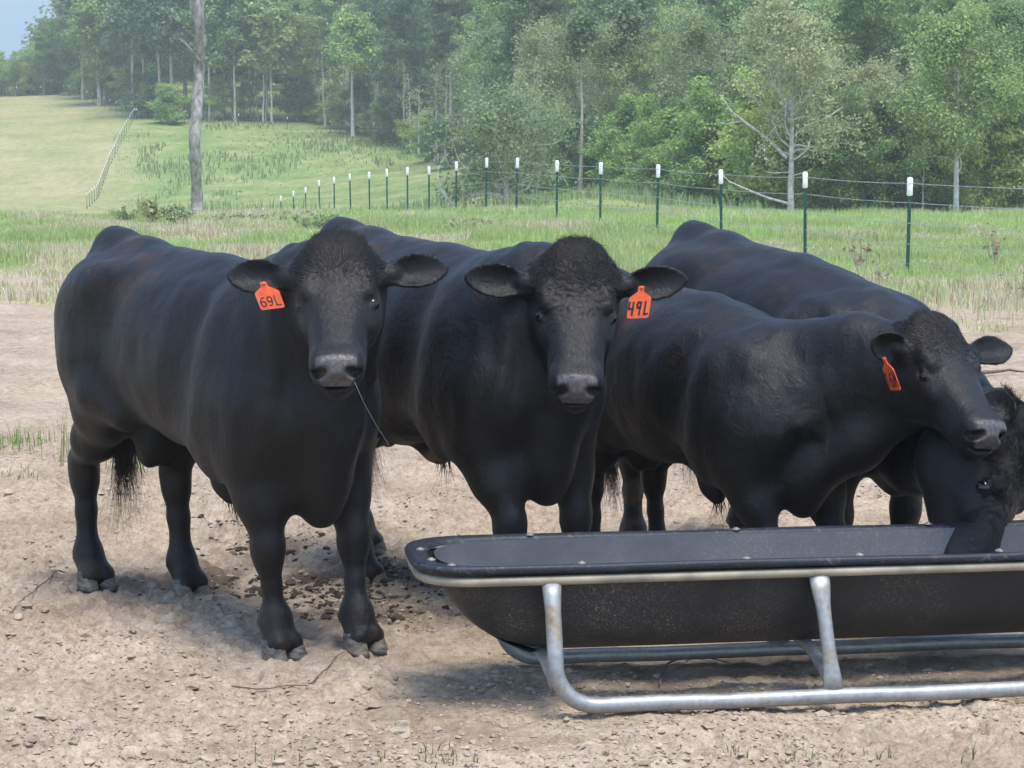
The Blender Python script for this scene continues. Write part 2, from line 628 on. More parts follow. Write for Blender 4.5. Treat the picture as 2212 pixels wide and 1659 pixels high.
far_fence("wire_fence", "far fence line climbing the hill at the edge of the mown hay field", [(190, 188), (212, 198), (240, 222), (268, 243), (296, 262)], 2.4, 1.0)
far_fence("wire_fence", "distant white-topped fence posts running back along the trees behind the hay field", [(296, 262), (250, 275), (200, 290), (145, 306), (60, 309), (-80, 309)], 3.6, 1.3)
far_fence("wire_fence", "distant fence line with tiny white post tops in front of the woods", [(300, 262), (420, 259), (560, 258), (700, 253), (790, 247)], 4.6, 1.4)

# the bare tall trunk standing behind the grass crest
M_BARK = noise_mat("grey_bark", (.17, .15, .14), (.42, .39, .37), scale=7, rough=.9, spec=.15, bstr=1.0, bdist=.03, cscale=(1, 1, .45))
M_BARKR = noise_mat("red_bark", (.20, .12, .08), (.36, .25, .18), scale=9, rough=.9, spec=.15, bstr=.8, bdist=.02)


def build_tall_trunk():
    d = 72.0
    pts = [(427, 470), (426, 455), (425, 420), (424, 380), (421, 330), (421, 300), (424, 250), (427, 200), (431, 150), (434, 110), (433, 70), (430, 30), (432, -10), (440, -80), (452, -170), (458, -300), (455, -420)]
    W = [17, 14, 12.5, 12, 12, 12.5, 12.5, 12, 11.5, 11, 10.5, 10, 10.5, 9, 8, 6, 4]
    P = [at(u, v, d + .3 * math.sin(i)) for i, (u, v) in enumerate(pts)]
    P.insert(0, Vector((P[0].x, P[0].y, P[0].z - .8)))
    W.insert(0, 20)
    base = Vector((P[1].x, P[1].y, g1(P[1].x, P[1].y)))
    root = empty("tall_tree", base)
    tag(root, "tall bare grey trunk standing alone in the pasture, cut off by the top edge", "tree")
    t = np.linspace(0, len(P) - 1, 150)
    Pn = np.array([p - base for p in P])
    C = np.stack([np.interp(t, range(len(P)), Pn[:, i]) for i in range(3)], 1)
    for _ in range(14): C[1:-1] = (C[:-2] + 2 * C[1:-1] + C[2:]) / 4
    w = np.interp(t, range(len(P)), W) * d / 4920.0
    w = w * (1 + .03 * np.sin(t * 4.3) + .02 * np.sin(t * 9.1 + 1))
    mb = MB(); mb.tube(C, w, 20)
    V = np.concatenate(mb.V)
    n = fbm(V[:, 0] * 8, V[:, 1] * 8, V[:, 2] * 1.4, 3, 91)
    cc = np.repeat(C, 20, 0)
    k = len(cc)
    V[:k] += (V[:k] - cc) * (n[:k] * .12)[:, None]
    mb.V = [V]
    mb.build("trunk", M_BARK, root)
    # upper fork and dead limb stubs
    mb = MB()
    a = at(437, 72, d) - base; b_ = at(419, 20, d + .2) - base; c = at(412, -30, d + .4) - base; e = at(395, -160, d + 1) - base; f = at(385, -330, d + 1.2) - base
    mb.tube([a, (a + b_) / 2, b_, c, e, f], [.14, .14, .12, .11, .09, .04], 12)
    mb.build("limb", M_BARK, root)
    mb = MB()
    for (p, q, r, s2) in (((432, 132), (405, 98), (384, 80), .06), ((436, 60), (446, 40), (456, 26), .05)):
        A, B, Cc = [at(*w_, d) - base for w_ in (p, q, r)]
        mb.tube([A, B, Cc], [s2, s2 * .6, s2 * .2], 8)
    mb.build("dead_branch", M_BARK, root)
    # a crown above the picture's top edge
    r_ = np.random.default_rng(5)
    top = at(440, -330, d) - base
    Vc, Qc = leaf_cloud(r_, [(top + Vector((r_.normal(0, 1.6), r_.normal(0, 1.6), r_.normal(0, 1.2)))) for _ in range(26)], .9, 130, .16)
    mesh_np("crown", Vc, Qc, M_LEAF['broad'], root, False)


def leaf_cloud(r_, centres, rad, per, size, flat=.75, aspect=1.5):
    C = np.array([[c[0], c[1], c[2]] for c in centres], float)
    n = len(C) * per
    c = np.repeat(C, per, 0)
    d = r_.normal(size=(n, 3)); d /= np.linalg.norm(d, axis=1)[:, None]
    rr = (r_.random(n) ** .45)[:, None]
    rad = np.repeat(np.broadcast_to(np.asarray(rad, float), (len(C),)), per)[:, None]
    p = c + d * rr * rad * np.array([1, 1, flat])
    # leaf frame: normal leans outward and up
    nrm = d * .7 + np.array([0, 0, .55]) + r_.normal(0, .55, (n, 3)); nrm /= np.linalg.norm(nrm, axis=1)[:, None]
    t = np.cross(nrm, r_.normal(size=(n, 3))); t /= np.linalg.norm(t, axis=1)[:, None]
    b = np.cross(nrm, t)
    s = (size * r_.uniform(.55, 1.25, n))[:, None]
    V = np.stack([p - t * s * aspect * .5, p + b * s * .5 + nrm * s * .1, p + t * s * aspect * .5, p - b * s * .5 + nrm * s * .1], 1).reshape(-1, 3)
    Q = np.arange(n * 4).reshape(-1, 4)
    return V, Q


def mat_leaf(name, c0, c1, c2, trans=.5):
    m, nt, b = new_mat(name)
    oi = nt.nodes.new('ShaderNodeObjectInfo')
    geo = nt.nodes.new('ShaderNodeNewGeometry')
    co = objcoord(nt)
    n = N(nt, 'TexNoise', Scale=.55, Detail=4.0, Roughness=.65)
    nt.links.new(co, n.inputs['Vector'])
    r = ramp(nt, n.outputs[0], [(.3, c0), (.52, c1), (.72, c2)]).outputs[0]
    hue = N(nt, 'HueSaturation')
    f = N(nt, 'MapRange'); nt.links.new(oi.outputs['Random'], f.inputs[0])
    f.inputs['To Min'].default_value = .465; f.inputs['To Max'].default_value = .525
    nt.links.new(f.outputs[0], hue.inputs['Hue'])
    w = N(nt, 'MapRange'); nt.links.new(geo.outputs['Random Per Island'], w.inputs[0])
    w.inputs['To Min'].default_value = .9; w.inputs['To Max'].default_value = 2.0
    w2 = N(nt, 'Math', operation='MULTIPLY'); nt.links.new(w.outputs[0], w2.inputs[0])
    w3 = N(nt, 'MapRange'); nt.links.new(oi.outputs['Random'], w3.inputs[0]); w3.inputs['To Min'].default_value = 1.18; w3.inputs['To Max'].default_value = .8
    nt.links.new(w3.outputs[0], w2.inputs[1])
    nt.links.new(w2.outputs[0], hue.inputs['Value'])
    nt.links.new(r, hue.inputs['Color'])
    hue.inputs['Saturation'].default_value = .88
    nt.links.new(hue.outputs[0], b.inputs['Base Color'])
    b.inputs['Roughness'].default_value = .55
    b.inputs['Specular IOR Level'].default_value = .25
    tr = nt.nodes.new('ShaderNodeBsdfTranslucent')
    nt.links.new(hue.outputs[0], tr.inputs[0])
    mx = nt.nodes.new('ShaderNodeMixShader'); mx.inputs[0].default_value = trans
    out = nt.nodes['Material Output']
    nt.links.new(b.outputs[0], mx.inputs[1]); nt.links.new(tr.outputs[0], mx.inputs[2]); nt.links.new(mx.outputs[0], out.inputs[0])
    return m


M_LEAF = {
    'broad': mat_leaf("leaf_broad", (.105, .175, .055), (.17, .26, .075), (.26, .36, .11)),
    'dark': mat_leaf("leaf_dark", (.068, .122, .055), (.105, .17, .072), (.155, .225, .095)),
    'light': mat_leaf("leaf_light", (.16, .25, .06), (.24, .35, .08), (.33, .43, .12)),
    'pale': mat_leaf("leaf_pale", (.15, .20, .09), (.22, .27, .12), (.30, .34, .17)),
    'pine': mat_leaf("leaf_pine", (.065, .12, .060), (.10, .165, .075), (.14, .20, .09), .4),
}
build_tall_trunk()
# ------------------------------------------------------------------ trees
M_BPALE = noise_mat("pale_bark", (.34, .31, .27), (.66, .64, .60), scale=5, rough=.85, spec=.15, bstr=.4, bdist=.02)
M_BBROWN = noise_mat("brown_bark", (.13, .10, .085), (.30, .245, .21), scale=6, rough=.9, spec=.1, bstr=.6, bdist=.02, cscale=(1, 1, .4))
M_BTAN = noise_mat("tan_bark", (.26, .22, .18), (.46, .41, .35), scale=5, rough=.9, spec=.1, bstr=.5, bdist=.02, cscale=(1, 1, .4))


def limb(mb, r_, a, d, L, r0, depth, tips, kink=.22, split=2, up=.12, seg=6, sides=6):
    P = [np.asarray(a, float)]; dd = unit(d)
    for i in range(seg):
        dd = unit(dd + r_.normal(0, kink, 3) + np.array([0, 0, up]))
        P.append(P[-1] + dd * L / seg)
    R = np.linspace(r0, r0 * .45, seg + 1)
    mb.tube(P, R, sides, caps=False)
    if depth <= 0:
        tips.append(P[-1]); tips.append(P[len(P) // 2])
        return
    tips.append(P[-1])
    for k in range(split):
        i = r_.integers(seg // 2, seg + 1)
        nd = unit(dd + r_.normal(0, .65, 3))
        limb(mb, r_, P[i], nd, L * r_.uniform(.5, .75), R[i] * .62, depth - 1, tips, kink, split, up, max(3, seg - 1), max(4, sides - 1))


def make_tree(name, kind, H, seed, crown_r, clear=.3, leaf='broad', bark=None, lsize=.30, per=60, trunk_r=.18, nl=16, depth=1, clump=1.1, shape='round', lean=.03, fill=0, kink=.22, split=2, bark_tip=None, flat=.75):
    """tree at the origin, its trunk (with limbs) and crown as children of an empty"""
    r_ = np.random.default_rng(seed)
    root = bpy.data.objects.new(name, None)
    mb = MB(); tips = []
    n = 12
    P = [np.array([0, 0, -.8])]
    x = y = 0
    for i in range(1, n + 1):
        x += r_.normal(0, lean) * H / n * 2; y += r_.normal(0, lean) * H / n * 2
        P.append(np.array([x, y, H * .93 * i / n]))
    P = np.array(P)
    R = trunk_r * (1 - np.linspace(0, 1, n + 1) ** 1.1 * .88); R[0] *= 1.35
    mb.tube(P, R, 9, caps=False)
    for k in range(nl):
        t = clear + (1 - clear) * (k + r_.random()) / nl
        z = t * H * .93
        q = z / (H * .93) * (n) ; i = min(int(q), n - 1); p = P[i] + (P[i + 1] - P[i]) * (q - i)
        if shape == 'cone': ext = crown_r * (1.05 - (t - clear) / (1 - clear)) + .3
        elif shape == 'column': ext = crown_r * (1 - .55 * abs((t - clear) / (1 - clear) - .4) ** 1.5)
        else:
            s_ = (t - clear) / (1 - clear); ext = crown_r * math.sqrt(max(.08, 1 - (2 * s_ - .85) ** 2 * .72))
        a = k * 2.4 + r_.normal(0, .4)
        el = {'cone': .05, 'column': .5}.get(shape, .35) + .5 * t
        d = np.array([math.cos(a), math.sin(a), el])
        limb(mb, r_, p, d, ext * r_.uniform(.6, .95), max(.02, R[i] * .42), depth, tips, kink=kink, split=split)
    tips.append(P[-1])
    tr = mb.build("trunk", bark or M_BBROWN, None)
    C = list(tips)
    for _ in range(fill):
        a = r_.uniform(0, 6.28); s_ = r_.random(); rr = crown_r * math.sqrt(r_.random()) * math.sqrt(max(.05, 1 - (2 * s_ - 1) ** 2))
        C.append(np.array([math.cos(a) * rr, math.sin(a) * rr, H * (clear + (1 - clear) * s_)]) + P[-1] * np.array([1, 1, 0]) * s_)
    rad = clump * r_.uniform(.65, 1.25, len(C))
    V, Q = leaf_cloud(r_, C, rad, per, lsize, flat=flat)
    cr = mesh_np("crown", V, Q, M_LEAF[leaf], None, False)
    tr.parent = root; cr.parent = root
    return root, H


def unlink_kids(root):
    for c in root.children: sc.collection.objects.unlink(c)


PROTO = {}


def proto(key, *a, **k):
    root, H = make_tree(*a, **k)
    unlink_kids(root)
    PROTO.setdefault(key, []).append((root, H))


for i in range(3):
    proto('broad', "broadleaf_tree", 'broad', 17, 10 + i, 4.6, .22, 'broad', M_BTAN, .21, 92, .22, 22, 1, .92, 'round', fill=84, flat=.6)
for i in range(2):
    proto('light', "broadleaf_tree", 'light', 15, 20 + i, 3.9, .25, 'light', M_BPALE, .21, 78, .17, 20, 1, .85, 'round', fill=66, flat=.6)
for i in range(3):
    proto('dark', "broadleaf_tree", 'dark', 18, 30 + i, 4.6, .22, 'dark', M_BBROWN, .22, 92, .22, 22, 1, .95, 'round', fill=84, flat=.6)
for i in range(3):
    proto('pine', "pine_tree", 'pine', 20, 40 + i, 3.0, .50, 'pine', M_BTAN, .19, 95, .24, 26, 1, .75, 'column', lean=.012, fill=30, flat=.5)
for i in range(3):
    proto('bush', "bush", 'broad', 4.6, 50 + i, 2.3, .05, ('broad', 'light', 'dark')[i], M_BTAN, .12, 100, .06, 14, 1, .6, 'round', lean=.08, fill=26)
for i in range(2):
    proto('sparse', "bare_branched_tree", 'pale', 11, 60 + i, 3.4, .2, 'pale', M_BPALE, .12, 34, .15, 26, 2, .8, 'round', fill=0, kink=.3, split=3)
proto('snag', "dead_tree", 'pale', 9, 70, 1.2, .35, 'pale', M_BPALE, .2, 3, .10, 12, 1, .4, 'column', fill=0, kink=.3)


def place_tree(key, idx, x, y, sc_, rz, label, group=None, z=None, cat='tree', name=None):
    src, H = PROTO[key][idx % len(PROTO[key])]
    o = src.copy(); sc.collection.objects.link(o)
    if name: o.name = name
    o.location = (x, y, g1(x, y) if z is None else z)
    o.rotation_euler = (0, 0, rz)
    o.scale = (sc_[0], sc_[0], sc_[1]) if isinstance(sc_, tuple) else (sc_,) * 3
    for c in src.children:
        k = c.copy(); sc.collection.objects.link(k); k.parent = o
    tag(o, label, cat, group)
    return o


def ux(u, d): return d * (u - 1106) / 4920.0


tr_ = np.random.default_rng(99)


def EDGE(u):
    return float(np.interp(u, [-300, 0, 150, 300, 700, 790, 900, 1000, 1100, 1300, 1500, 1700, 2600], [316, 314, 306, 266, 264, 252, 228, 196, 158, 140, 122, 114, 112]))


# wood edge and the wood behind it: sampled by rows
NM = {'pine': 'pine_tree', 'dark': 'broadleaf_tree', 'broad': 'broadleaf_tree', 'light': 'broadleaf_tree', 'sparse': 'bare_branched_tree', 'bush': 'low_tree'}
cnt = 0
spots = []
def try_spot(x, y, gap):
    for (a, b_, g) in spots:
        if (a - x) ** 2 + (b_ - y) ** 2 < (gap * .5 + g * .5) ** 2: return False
    spots.append((x, y, gap)); return True


LM = [(20, "at the far left edge of the picture"), (90, "where the tree tops step down to the sky"), (180, "above the upper end of the hay field"), (260, "behind the hay field's back fence"), (330, "at the fence corner on the hill"),
      (400, "just left of the lone tall trunk"), (470, "directly behind the lone tall trunk"), (540, "just right of the lone tall trunk"), (600, "above the front bull's shoulder"), (670, "above the front bull's tagged ear"), (730, "above the front bull's head"),
      (800, "by the thin white trunk"), (870, "above the front bull's untagged ear"), (930, "where the upper pasture ends"), (1010, "left of the low spreading tree"), (1090, "behind the low spreading tree"), (1160, "right of the low spreading tree"),
      (1220, "above the second bull's head"), (1290, "by the slim pole trunk"), (1360, "by the straight brown trunk"), (1430, "above the second bull's tagged ear"), (1500, "above the hind bull's rump"), (1580, "well left of the white-barked tree"),
      (1650, "just left of the white-barked tree"), (1760, "behind the white-barked tree"), (1830, "just right of the white-barked tree"), (1910, "above the hind bull's withers"), (1990, "behind the rightmost fence post"), (2070, "right of the rightmost fence post"), (2150, "above the smaller bull's far ear"), (9999, "at the right edge of the picture")]
RW = ["at the wood edge", "in the wood's second row", "in the wood's third row", "deep in the wood"]
KD = {'pine': "dark pine", 'dark': "dark green tree", 'broad': "mid green tree", 'light': "bright green tree", 'sparse': "grey bare-branched tree", 'bush': "rounded low tree"}


def where(u):
    for lim, w_ in LM:
        if u < lim: return w_


GRP = {'bush': 'rounded trees beyond the hay field in the %s wood', 'pine': "pines in the %s wood", 'dark': "dark trees in the %s wood", 'broad': "green trees in the %s wood", 'light': "bright trees in the %s wood", 'sparse': "bare-branched trees in the %s wood"}
ZN = ('left', 'middle', 'right')
for row in range(7):
    u = -120 + tr_.uniform(0, 60)
    while u < 2420:
        e = EDGE(u)
        d = e + 3 + row * 9.5 * (e / 200) ** .4 + tr_.uniform(-2.5, 3.5)
        gap = {0: 4.4, 1: 5.4}.get(row, 6.8 + row * .4) * (1.0 if u > 900 else .95)
        x = ux(u, d)
        zone = 0 if u < 760 else (1 if u < 1420 else 2)
        if zone == 0:
            pr = (['pine', 'dark', 'broad', 'pine', 'broad'] if u < 460 and u > 140 else ['broad', 'light', 'dark', 'broad', 'light', 'pine']) if u > 140 else ['dark', 'broad', 'broad']
        elif zone == 1:
            pr = ['dark', 'dark', 'pine', 'broad', 'sparse' if row < 1 else 'dark', 'broad', 'sparse' if row < 2 else 'dark']
        else:
            pr = ['broad', 'sparse' if row < 3 else 'broad', 'broad', 'light', 'sparse' if row < 1 else 'broad', 'sparse' if row < 2 else 'light', 'dark']
        key = pr[int(tr_.integers(len(pr)))]
        hs = tr_.uniform(.8, 1.15)
        if zone == 2: hs *= (.62 if row == 0 else .74 if row == 1 else .85)
        if zone == 1: hs *= (.80 if row == 0 else .92)
        if u < 215: hs *= float(np.interp(u, [-120, 0, 60, 110, 160, 215], [.24, .25, .32, .52, .75, .95])) * (1 if row < 3 else .9)
        if key == 'sparse': hs *= 1.15
        if u < 150 and row < 4: key = ['bush', 'bush', 'broad'][int(tr_.integers(3))]
        if key == 'bush': hs *= 3.0
        if row < 6 and try_spot(x, d, gap * .75) and cnt < 262 and not (zone == 2 and row >= 2 and 1840 < u < 2010 and tr_.random() < .55):
            place_tree(key, int(tr_.integers(9)), x, d, (hs * tr_.uniform(.9, 1.1), hs), tr_.uniform(0, 6.28), '%s %s, %s' % (KD[key], RW[min(row, 3)], where(u)), GRP[key] % ZN[zone], name=NM[key])
            cnt += 1
        u += gap * 4920 / d * tr_.uniform(.8, 1.25)
print('TREES', cnt)
# a far wooded ridge closes the view behind the rows
def far_wood():
    r_ = np.random.default_rng(4)
    n = 1700
    u = r_.uniform(-60, 2500, n)
    d = np.array([EDGE(a) for a in u]) + r_.uniform(62, 150, n)
    d = np.where(u < 150, d - 45, d)
    hk = np.interp(u, [-60, 0, 60, 110, 160, 215], [.14, .16, .22, .40, .62, .95])
    x = d * (u - 1106) / 4920.0
    z = gz(x, d)
    C = []; R = []
    for a, b_, c, h_ in zip(x, d, z, hk):
        for k in range(3):
            C.append((a + r_.normal(0, 2), b_ + r_.normal(0, 2), c + r_.uniform(.3, 17) * h_)); R.append(r_.uniform(1.8, 3.4) * h_ ** .5)
    V, Q = leaf_cloud(r_, C, np.array(R), 60, .55)
    o = mesh_np("far_wood", V, Q, M_LEAF['dark'], None, False)
    tag(o, "mass of foliage of the deep wood on the hillside behind the nearer trees", "wood", kind='stuff')


far_wood()

# brush along the wood edge
for u in list(np.arange(-40, 310, 22)) + list(np.arange(310, 900, 26)) + list(np.arange(900, 1480, 40)) + list(np.arange(1480, 2300, 36)):
    zone = 0 if u < 760 else (1 if u < 1420 else 2)
    if zone == 0 and u > 310 and tr_.random() < .35: continue
    d = EDGE(u) + tr_.uniform(-2, 2.5) - (4 if zone == 2 else 1) + (9 if u < 310 else 0)
    s_ = tr_.uniform(.65, 1.25) * (1.0 if zone else 1.1)
    bi = int(tr_.integers(3))
    place_tree('bush', bi, ux(u + tr_.uniform(-12, 12), d), d, (s_ * 1.1, s_ * tr_.uniform(.7, 1.1)), tr_.uniform(0, 6.28), ('small ' if s_ < .9 else 'large ' if s_ > 1.1 else '') + ('mid green', 'bright green', 'dark green')[bi] + ' bush at wood edge, ' + where(u), "bushes along the %s wood edge" % ZN[zone], cat='bush')


# thin pale stems that stand out along the wood edge
for k in range(44):
    u = tr_.uniform(470, 1000) if k < 26 else tr_.uniform(1000, 2250)
    d = EDGE(u) + tr_.uniform(-3, 1.5)
    s_ = tr_.uniform(.8, 1.5) * (1.0 if u < 1000 else .7)
    place_tree('snag', 0, ux(u, d), d, (s_ * tr_.uniform(.8, 1.2), s_), tr_.uniform(0, 6.28), 'thin pale bare stem at the wood edge, ' + where(u), "thin pale stems along the wood edge", name='thin_tree')


# trees one can tell apart
def special_tree(name, label, u, d, vtop, trunk_px, bark, leaf, seed, clear, crown_px, lsize, per, nl, depth, clump, limbs=(), shape='round', fill=0, kink=.28, split=3, lean=.008, cat='tree'):
    x = ux(u, d); z = g1(x, d)
    H = (at(u, vtop, d).z - z)
    root, _ = make_tree(name, '', H, seed, crown_px * d / 4920.0, clear, leaf, bark, lsize, per, trunk_px * d / 4920.0 / 2, nl, depth, clump, shape, lean=lean, fill=fill, kink=kink, split=split)
    sc.collection.objects.link(root)
    root.location = (x, d, z)
    tag(root, label, cat)
    if limbs:
        mb = MB()
        for L in limbs:
            P = [at(a, b_, d + dd) - root.location for a, b_, dd in L[0]]
            mb.tube(np.array(P), np.linspace(L[1], L[1] * .25, len(P)), 7, caps=False)
        mb.build("limb", bark, root)
    return root


special_tree("white_barked_tree", "white-barked tree with bare lower branches standing in front of the right wood", 1706, 106, 40, 15, M_BPALE, 'pale', 201, .30, 150, .11, 15, 40, 2, .70,
             limbs=[([(1704, 440, 0), (1660, 428, -.5), (1610, 408, -1), (1575, 392, -1.2), (1555, 372, -1.3)], .07),
                    ([(1700, 342, 0), (1660, 300, .5), (1615, 268, .6), (1580, 240, .8), (1556, 205, .9)], .09),
                    ([(1703, 372, 0), (1672, 374, -.6), (1650, 370, -.9)], .04), ([(1703, 382, 0), (1740, 372, -.5), (1760, 360, -1)], .04),
                    ([(1706, 300, 0), (1745, 270, .4), (1785, 255, .5), (1820, 232, .8)], .07), ([(1705, 262, 0), (1690, 215, .4), (1670, 180, .5), (1655, 120, .8)], .06),
                    ([(1705, 240, 0), (1722, 180, .4), (1735, 130, .5), (1740, 80, .8)], .06), ([(1600, 262, .6), (1570, 268, .4), (1545, 262, .4)], .035)])
special_tree("grey_tree", "grey-limbed leafy tree near the right edge behind the last fence post", 2062, 104, 60, 13, M_BPALE, 'broad', 202, .25, 120, .11, 34, 28, 2, .8)
special_tree("grey_tree", "leafy tree with a forked pale trunk at the far right edge of the wood", 2190, 108, 30, 14, M_BTAN, 'broad', 203, .22, 130, .12, 40, 26, 2, .9)
special_tree("low_spreading_tree", "low spreading tree with pale crooked limbs behind the fence, above the second bull", 1090, 79, 285, 13, M_BPALE, 'pale', 204, .05, 150, .09, 13, 34, 2, .55,
             limbs=[([(1000, 478, 0), (975, 440, 0), (950, 405, 0), (945, 372, .2), (952, 352, .3), (970, 330, .3)], .06), ([(1050, 400, 0), (1100, 380, -.4), (1150, 345, -.7)], .05),
                    ([(1060, 420, 0), (1020, 380, .2), (990, 345, .3), (975, 300, .4)], .05)], lean=.04)
special_tree("bare_pole_tree", "slim bare pole trunk rising over the fence in the middle wood", 1254, 136, 20, 9, M_BTAN, 'dark', 205, .78, 40, .2, 22, 12, 1, .8, lean=.012)
special_tree("bare_pole_tree", "straight brown bare trunk right of the slim pole, in the dark middle wood", 1343, 140, -10, 9, M_BBROWN, 'dark', 206, .70, 46, .2, 24, 12, 1, .8, lean=.004)
special_tree("white_trunk_tree", "bright green tree with a thin white trunk at the end of the upper pasture", 764, 246, 40, 9, M_BPALE, 'light', 207, .5, 55, .26, 46, 18, 1, 1.2, lean=.01, fill=14)
for (u, vt, px, bark, lab, lean) in ((186, -20, 7, M_BTAN, "thin pine leftmost in the row of bare pine trunks at the hay field edge", .004), (222, -20, 10, M_BPALE, "pale forked trunk second in the row at the hay field edge", .008),
                               (293, -30, 10, M_BTAN, "stout pine at the fence corner on the hill", .004), (352, -30, 8, M_BTAN, "slightly leaning pine trunk right of the fence corner", .012),
                               (377, -30, 10, M_BTAN, "pine trunk just left of the lone tall trunk", .006), (457, -20, 6, M_BPALE, "thin pale trunk just right of the lone tall trunk", .004),
                               (512, -10, 6, M_BPALE, "slim white trunk standing second right of the lone tall trunk", .012), (590, 10, 5, M_BPALE, "thin pale leaning trunk in the wood edge above the front bull's back", .015)):
    d = EDGE(u) - 2.5
    special_tree("pine_tree" if bark is M_BTAN else "pale_trunk_tree", lab, u, d, vt, px, bark, 'pine' if bark is M_BTAN else 'broad', int(300 + u), .50 if bark is M_BTAN else .42, 52, .34, 40, 18, 1, 1.15, shape='column', lean=lean, fill=8)
special_tree("leafy_bush", "bushy young tree with fresh green leaves at the fence corner on the hill", 370, 258, 196, 3, M_BTAN, 'light', 401, .05, 36, .16, 46, 22, 2, .6, fill=6, cat='bush')
for i, (u, vt, d) in enumerate(((1160, 120, 150), (1488, 180, 124), (1530, 260, 118), (1920, 90, 122), (1990, 300, 108), (2130, 180, 118), (905, 190, 220))):
    special_tree("dead_tree", ["thin pale dead tree in the middle wood above the second bull's head", "pale dead stem at the right wood edge above the fence", "short pale snag left of the white-barked tree", "tall pale dead tree right of the white-barked tree", "short grey snag behind the second fence post from the right", "pale dead tree above the far right of the fence", "thin dead tree where the upper pasture meets the wood"][i],
                 u, d, vt, 5, M_BPALE, 'pale', 500 + i, .3, 38, .14, 3, 14, 1, .4, kink=.35, lean=.03)
# ------------------------------------------------------------------ grass and weeds
def mat_blade(name, cols, trans=.5):
    m, nt, b = new_mat(name)
    a = attr(nt, 'gcol')
    nt.links.new(a.outputs['Color'], b.inputs['Base Color'])
    b.inputs['Roughness'].default_value = .6; b.inputs['Specular IOR Level'].default_value = .2
    tr = nt.nodes.new('ShaderNodeBsdfTranslucent'); nt.links.new(a.outputs['Color'], tr.inputs[0])
    mx = nt.nodes.new('ShaderNodeMixShader'); mx.inputs[0].default_value = trans
    nt.links.new(b.outputs[0], mx.inputs[1]); nt.links.new(tr.outputs[0], mx.inputs[2]); nt.links.new(mx.outputs[0], nt.nodes['Material Output'].inputs[0])
    return m


M_BLADE = mat_blade("grass_blade", None)
G_GREEN = np.array([.40, .48, .20]); G_LUSH = np.array([.43, .56, .21]); G_DRY = np.array([.70, .61, .44]); G_RUST = np.array([.50, .38, .25])


def blades(x, y, h, w, col, seed, lean=.35):
    r_ = np.random.default_rng(seed)
    n = len(x)
    z = gz(x, y) - .01
    a = r_.uniform(0, math.pi, n)
    sx, sy = np.cos(a) * w * .5, np.sin(a) * w * .5
    la = r_.uniform(0, 6.28, n); lm = np.abs(r_.normal(0, lean, n)) * h
    lx, ly = np.cos(la) * lm, np.sin(la) * lm
    V = np.empty((n, 5, 3))
    V[:, 0] = np.stack([x - sx, y - sy, z], 1); V[:, 1] = np.stack([x + sx, y + sy, z], 1)
    V[:, 2] = np.stack([x + lx * .35 - sx * .8, y + ly * .35 - sy * .8, z + h * .6], 1)
    V[:, 3] = np.stack([x + lx * .35 + sx * .8, y + ly * .35 + sy * .8, z + h * .6], 1)
    V[:, 4] = np.stack([x + lx, y + ly, z + h * np.sqrt(np.clip(1 - (lm / h) ** 2 * .5, .2, 1))], 1)
    b = np.arange(n)[:, None] * 5
    Q = (b + np.array([[0, 1, 3, 2]])); T = (b + np.array([[2, 3, 4]]))
    c = np.repeat(col, 5, 0)
    return V.reshape(-1, 3), Q, T, c


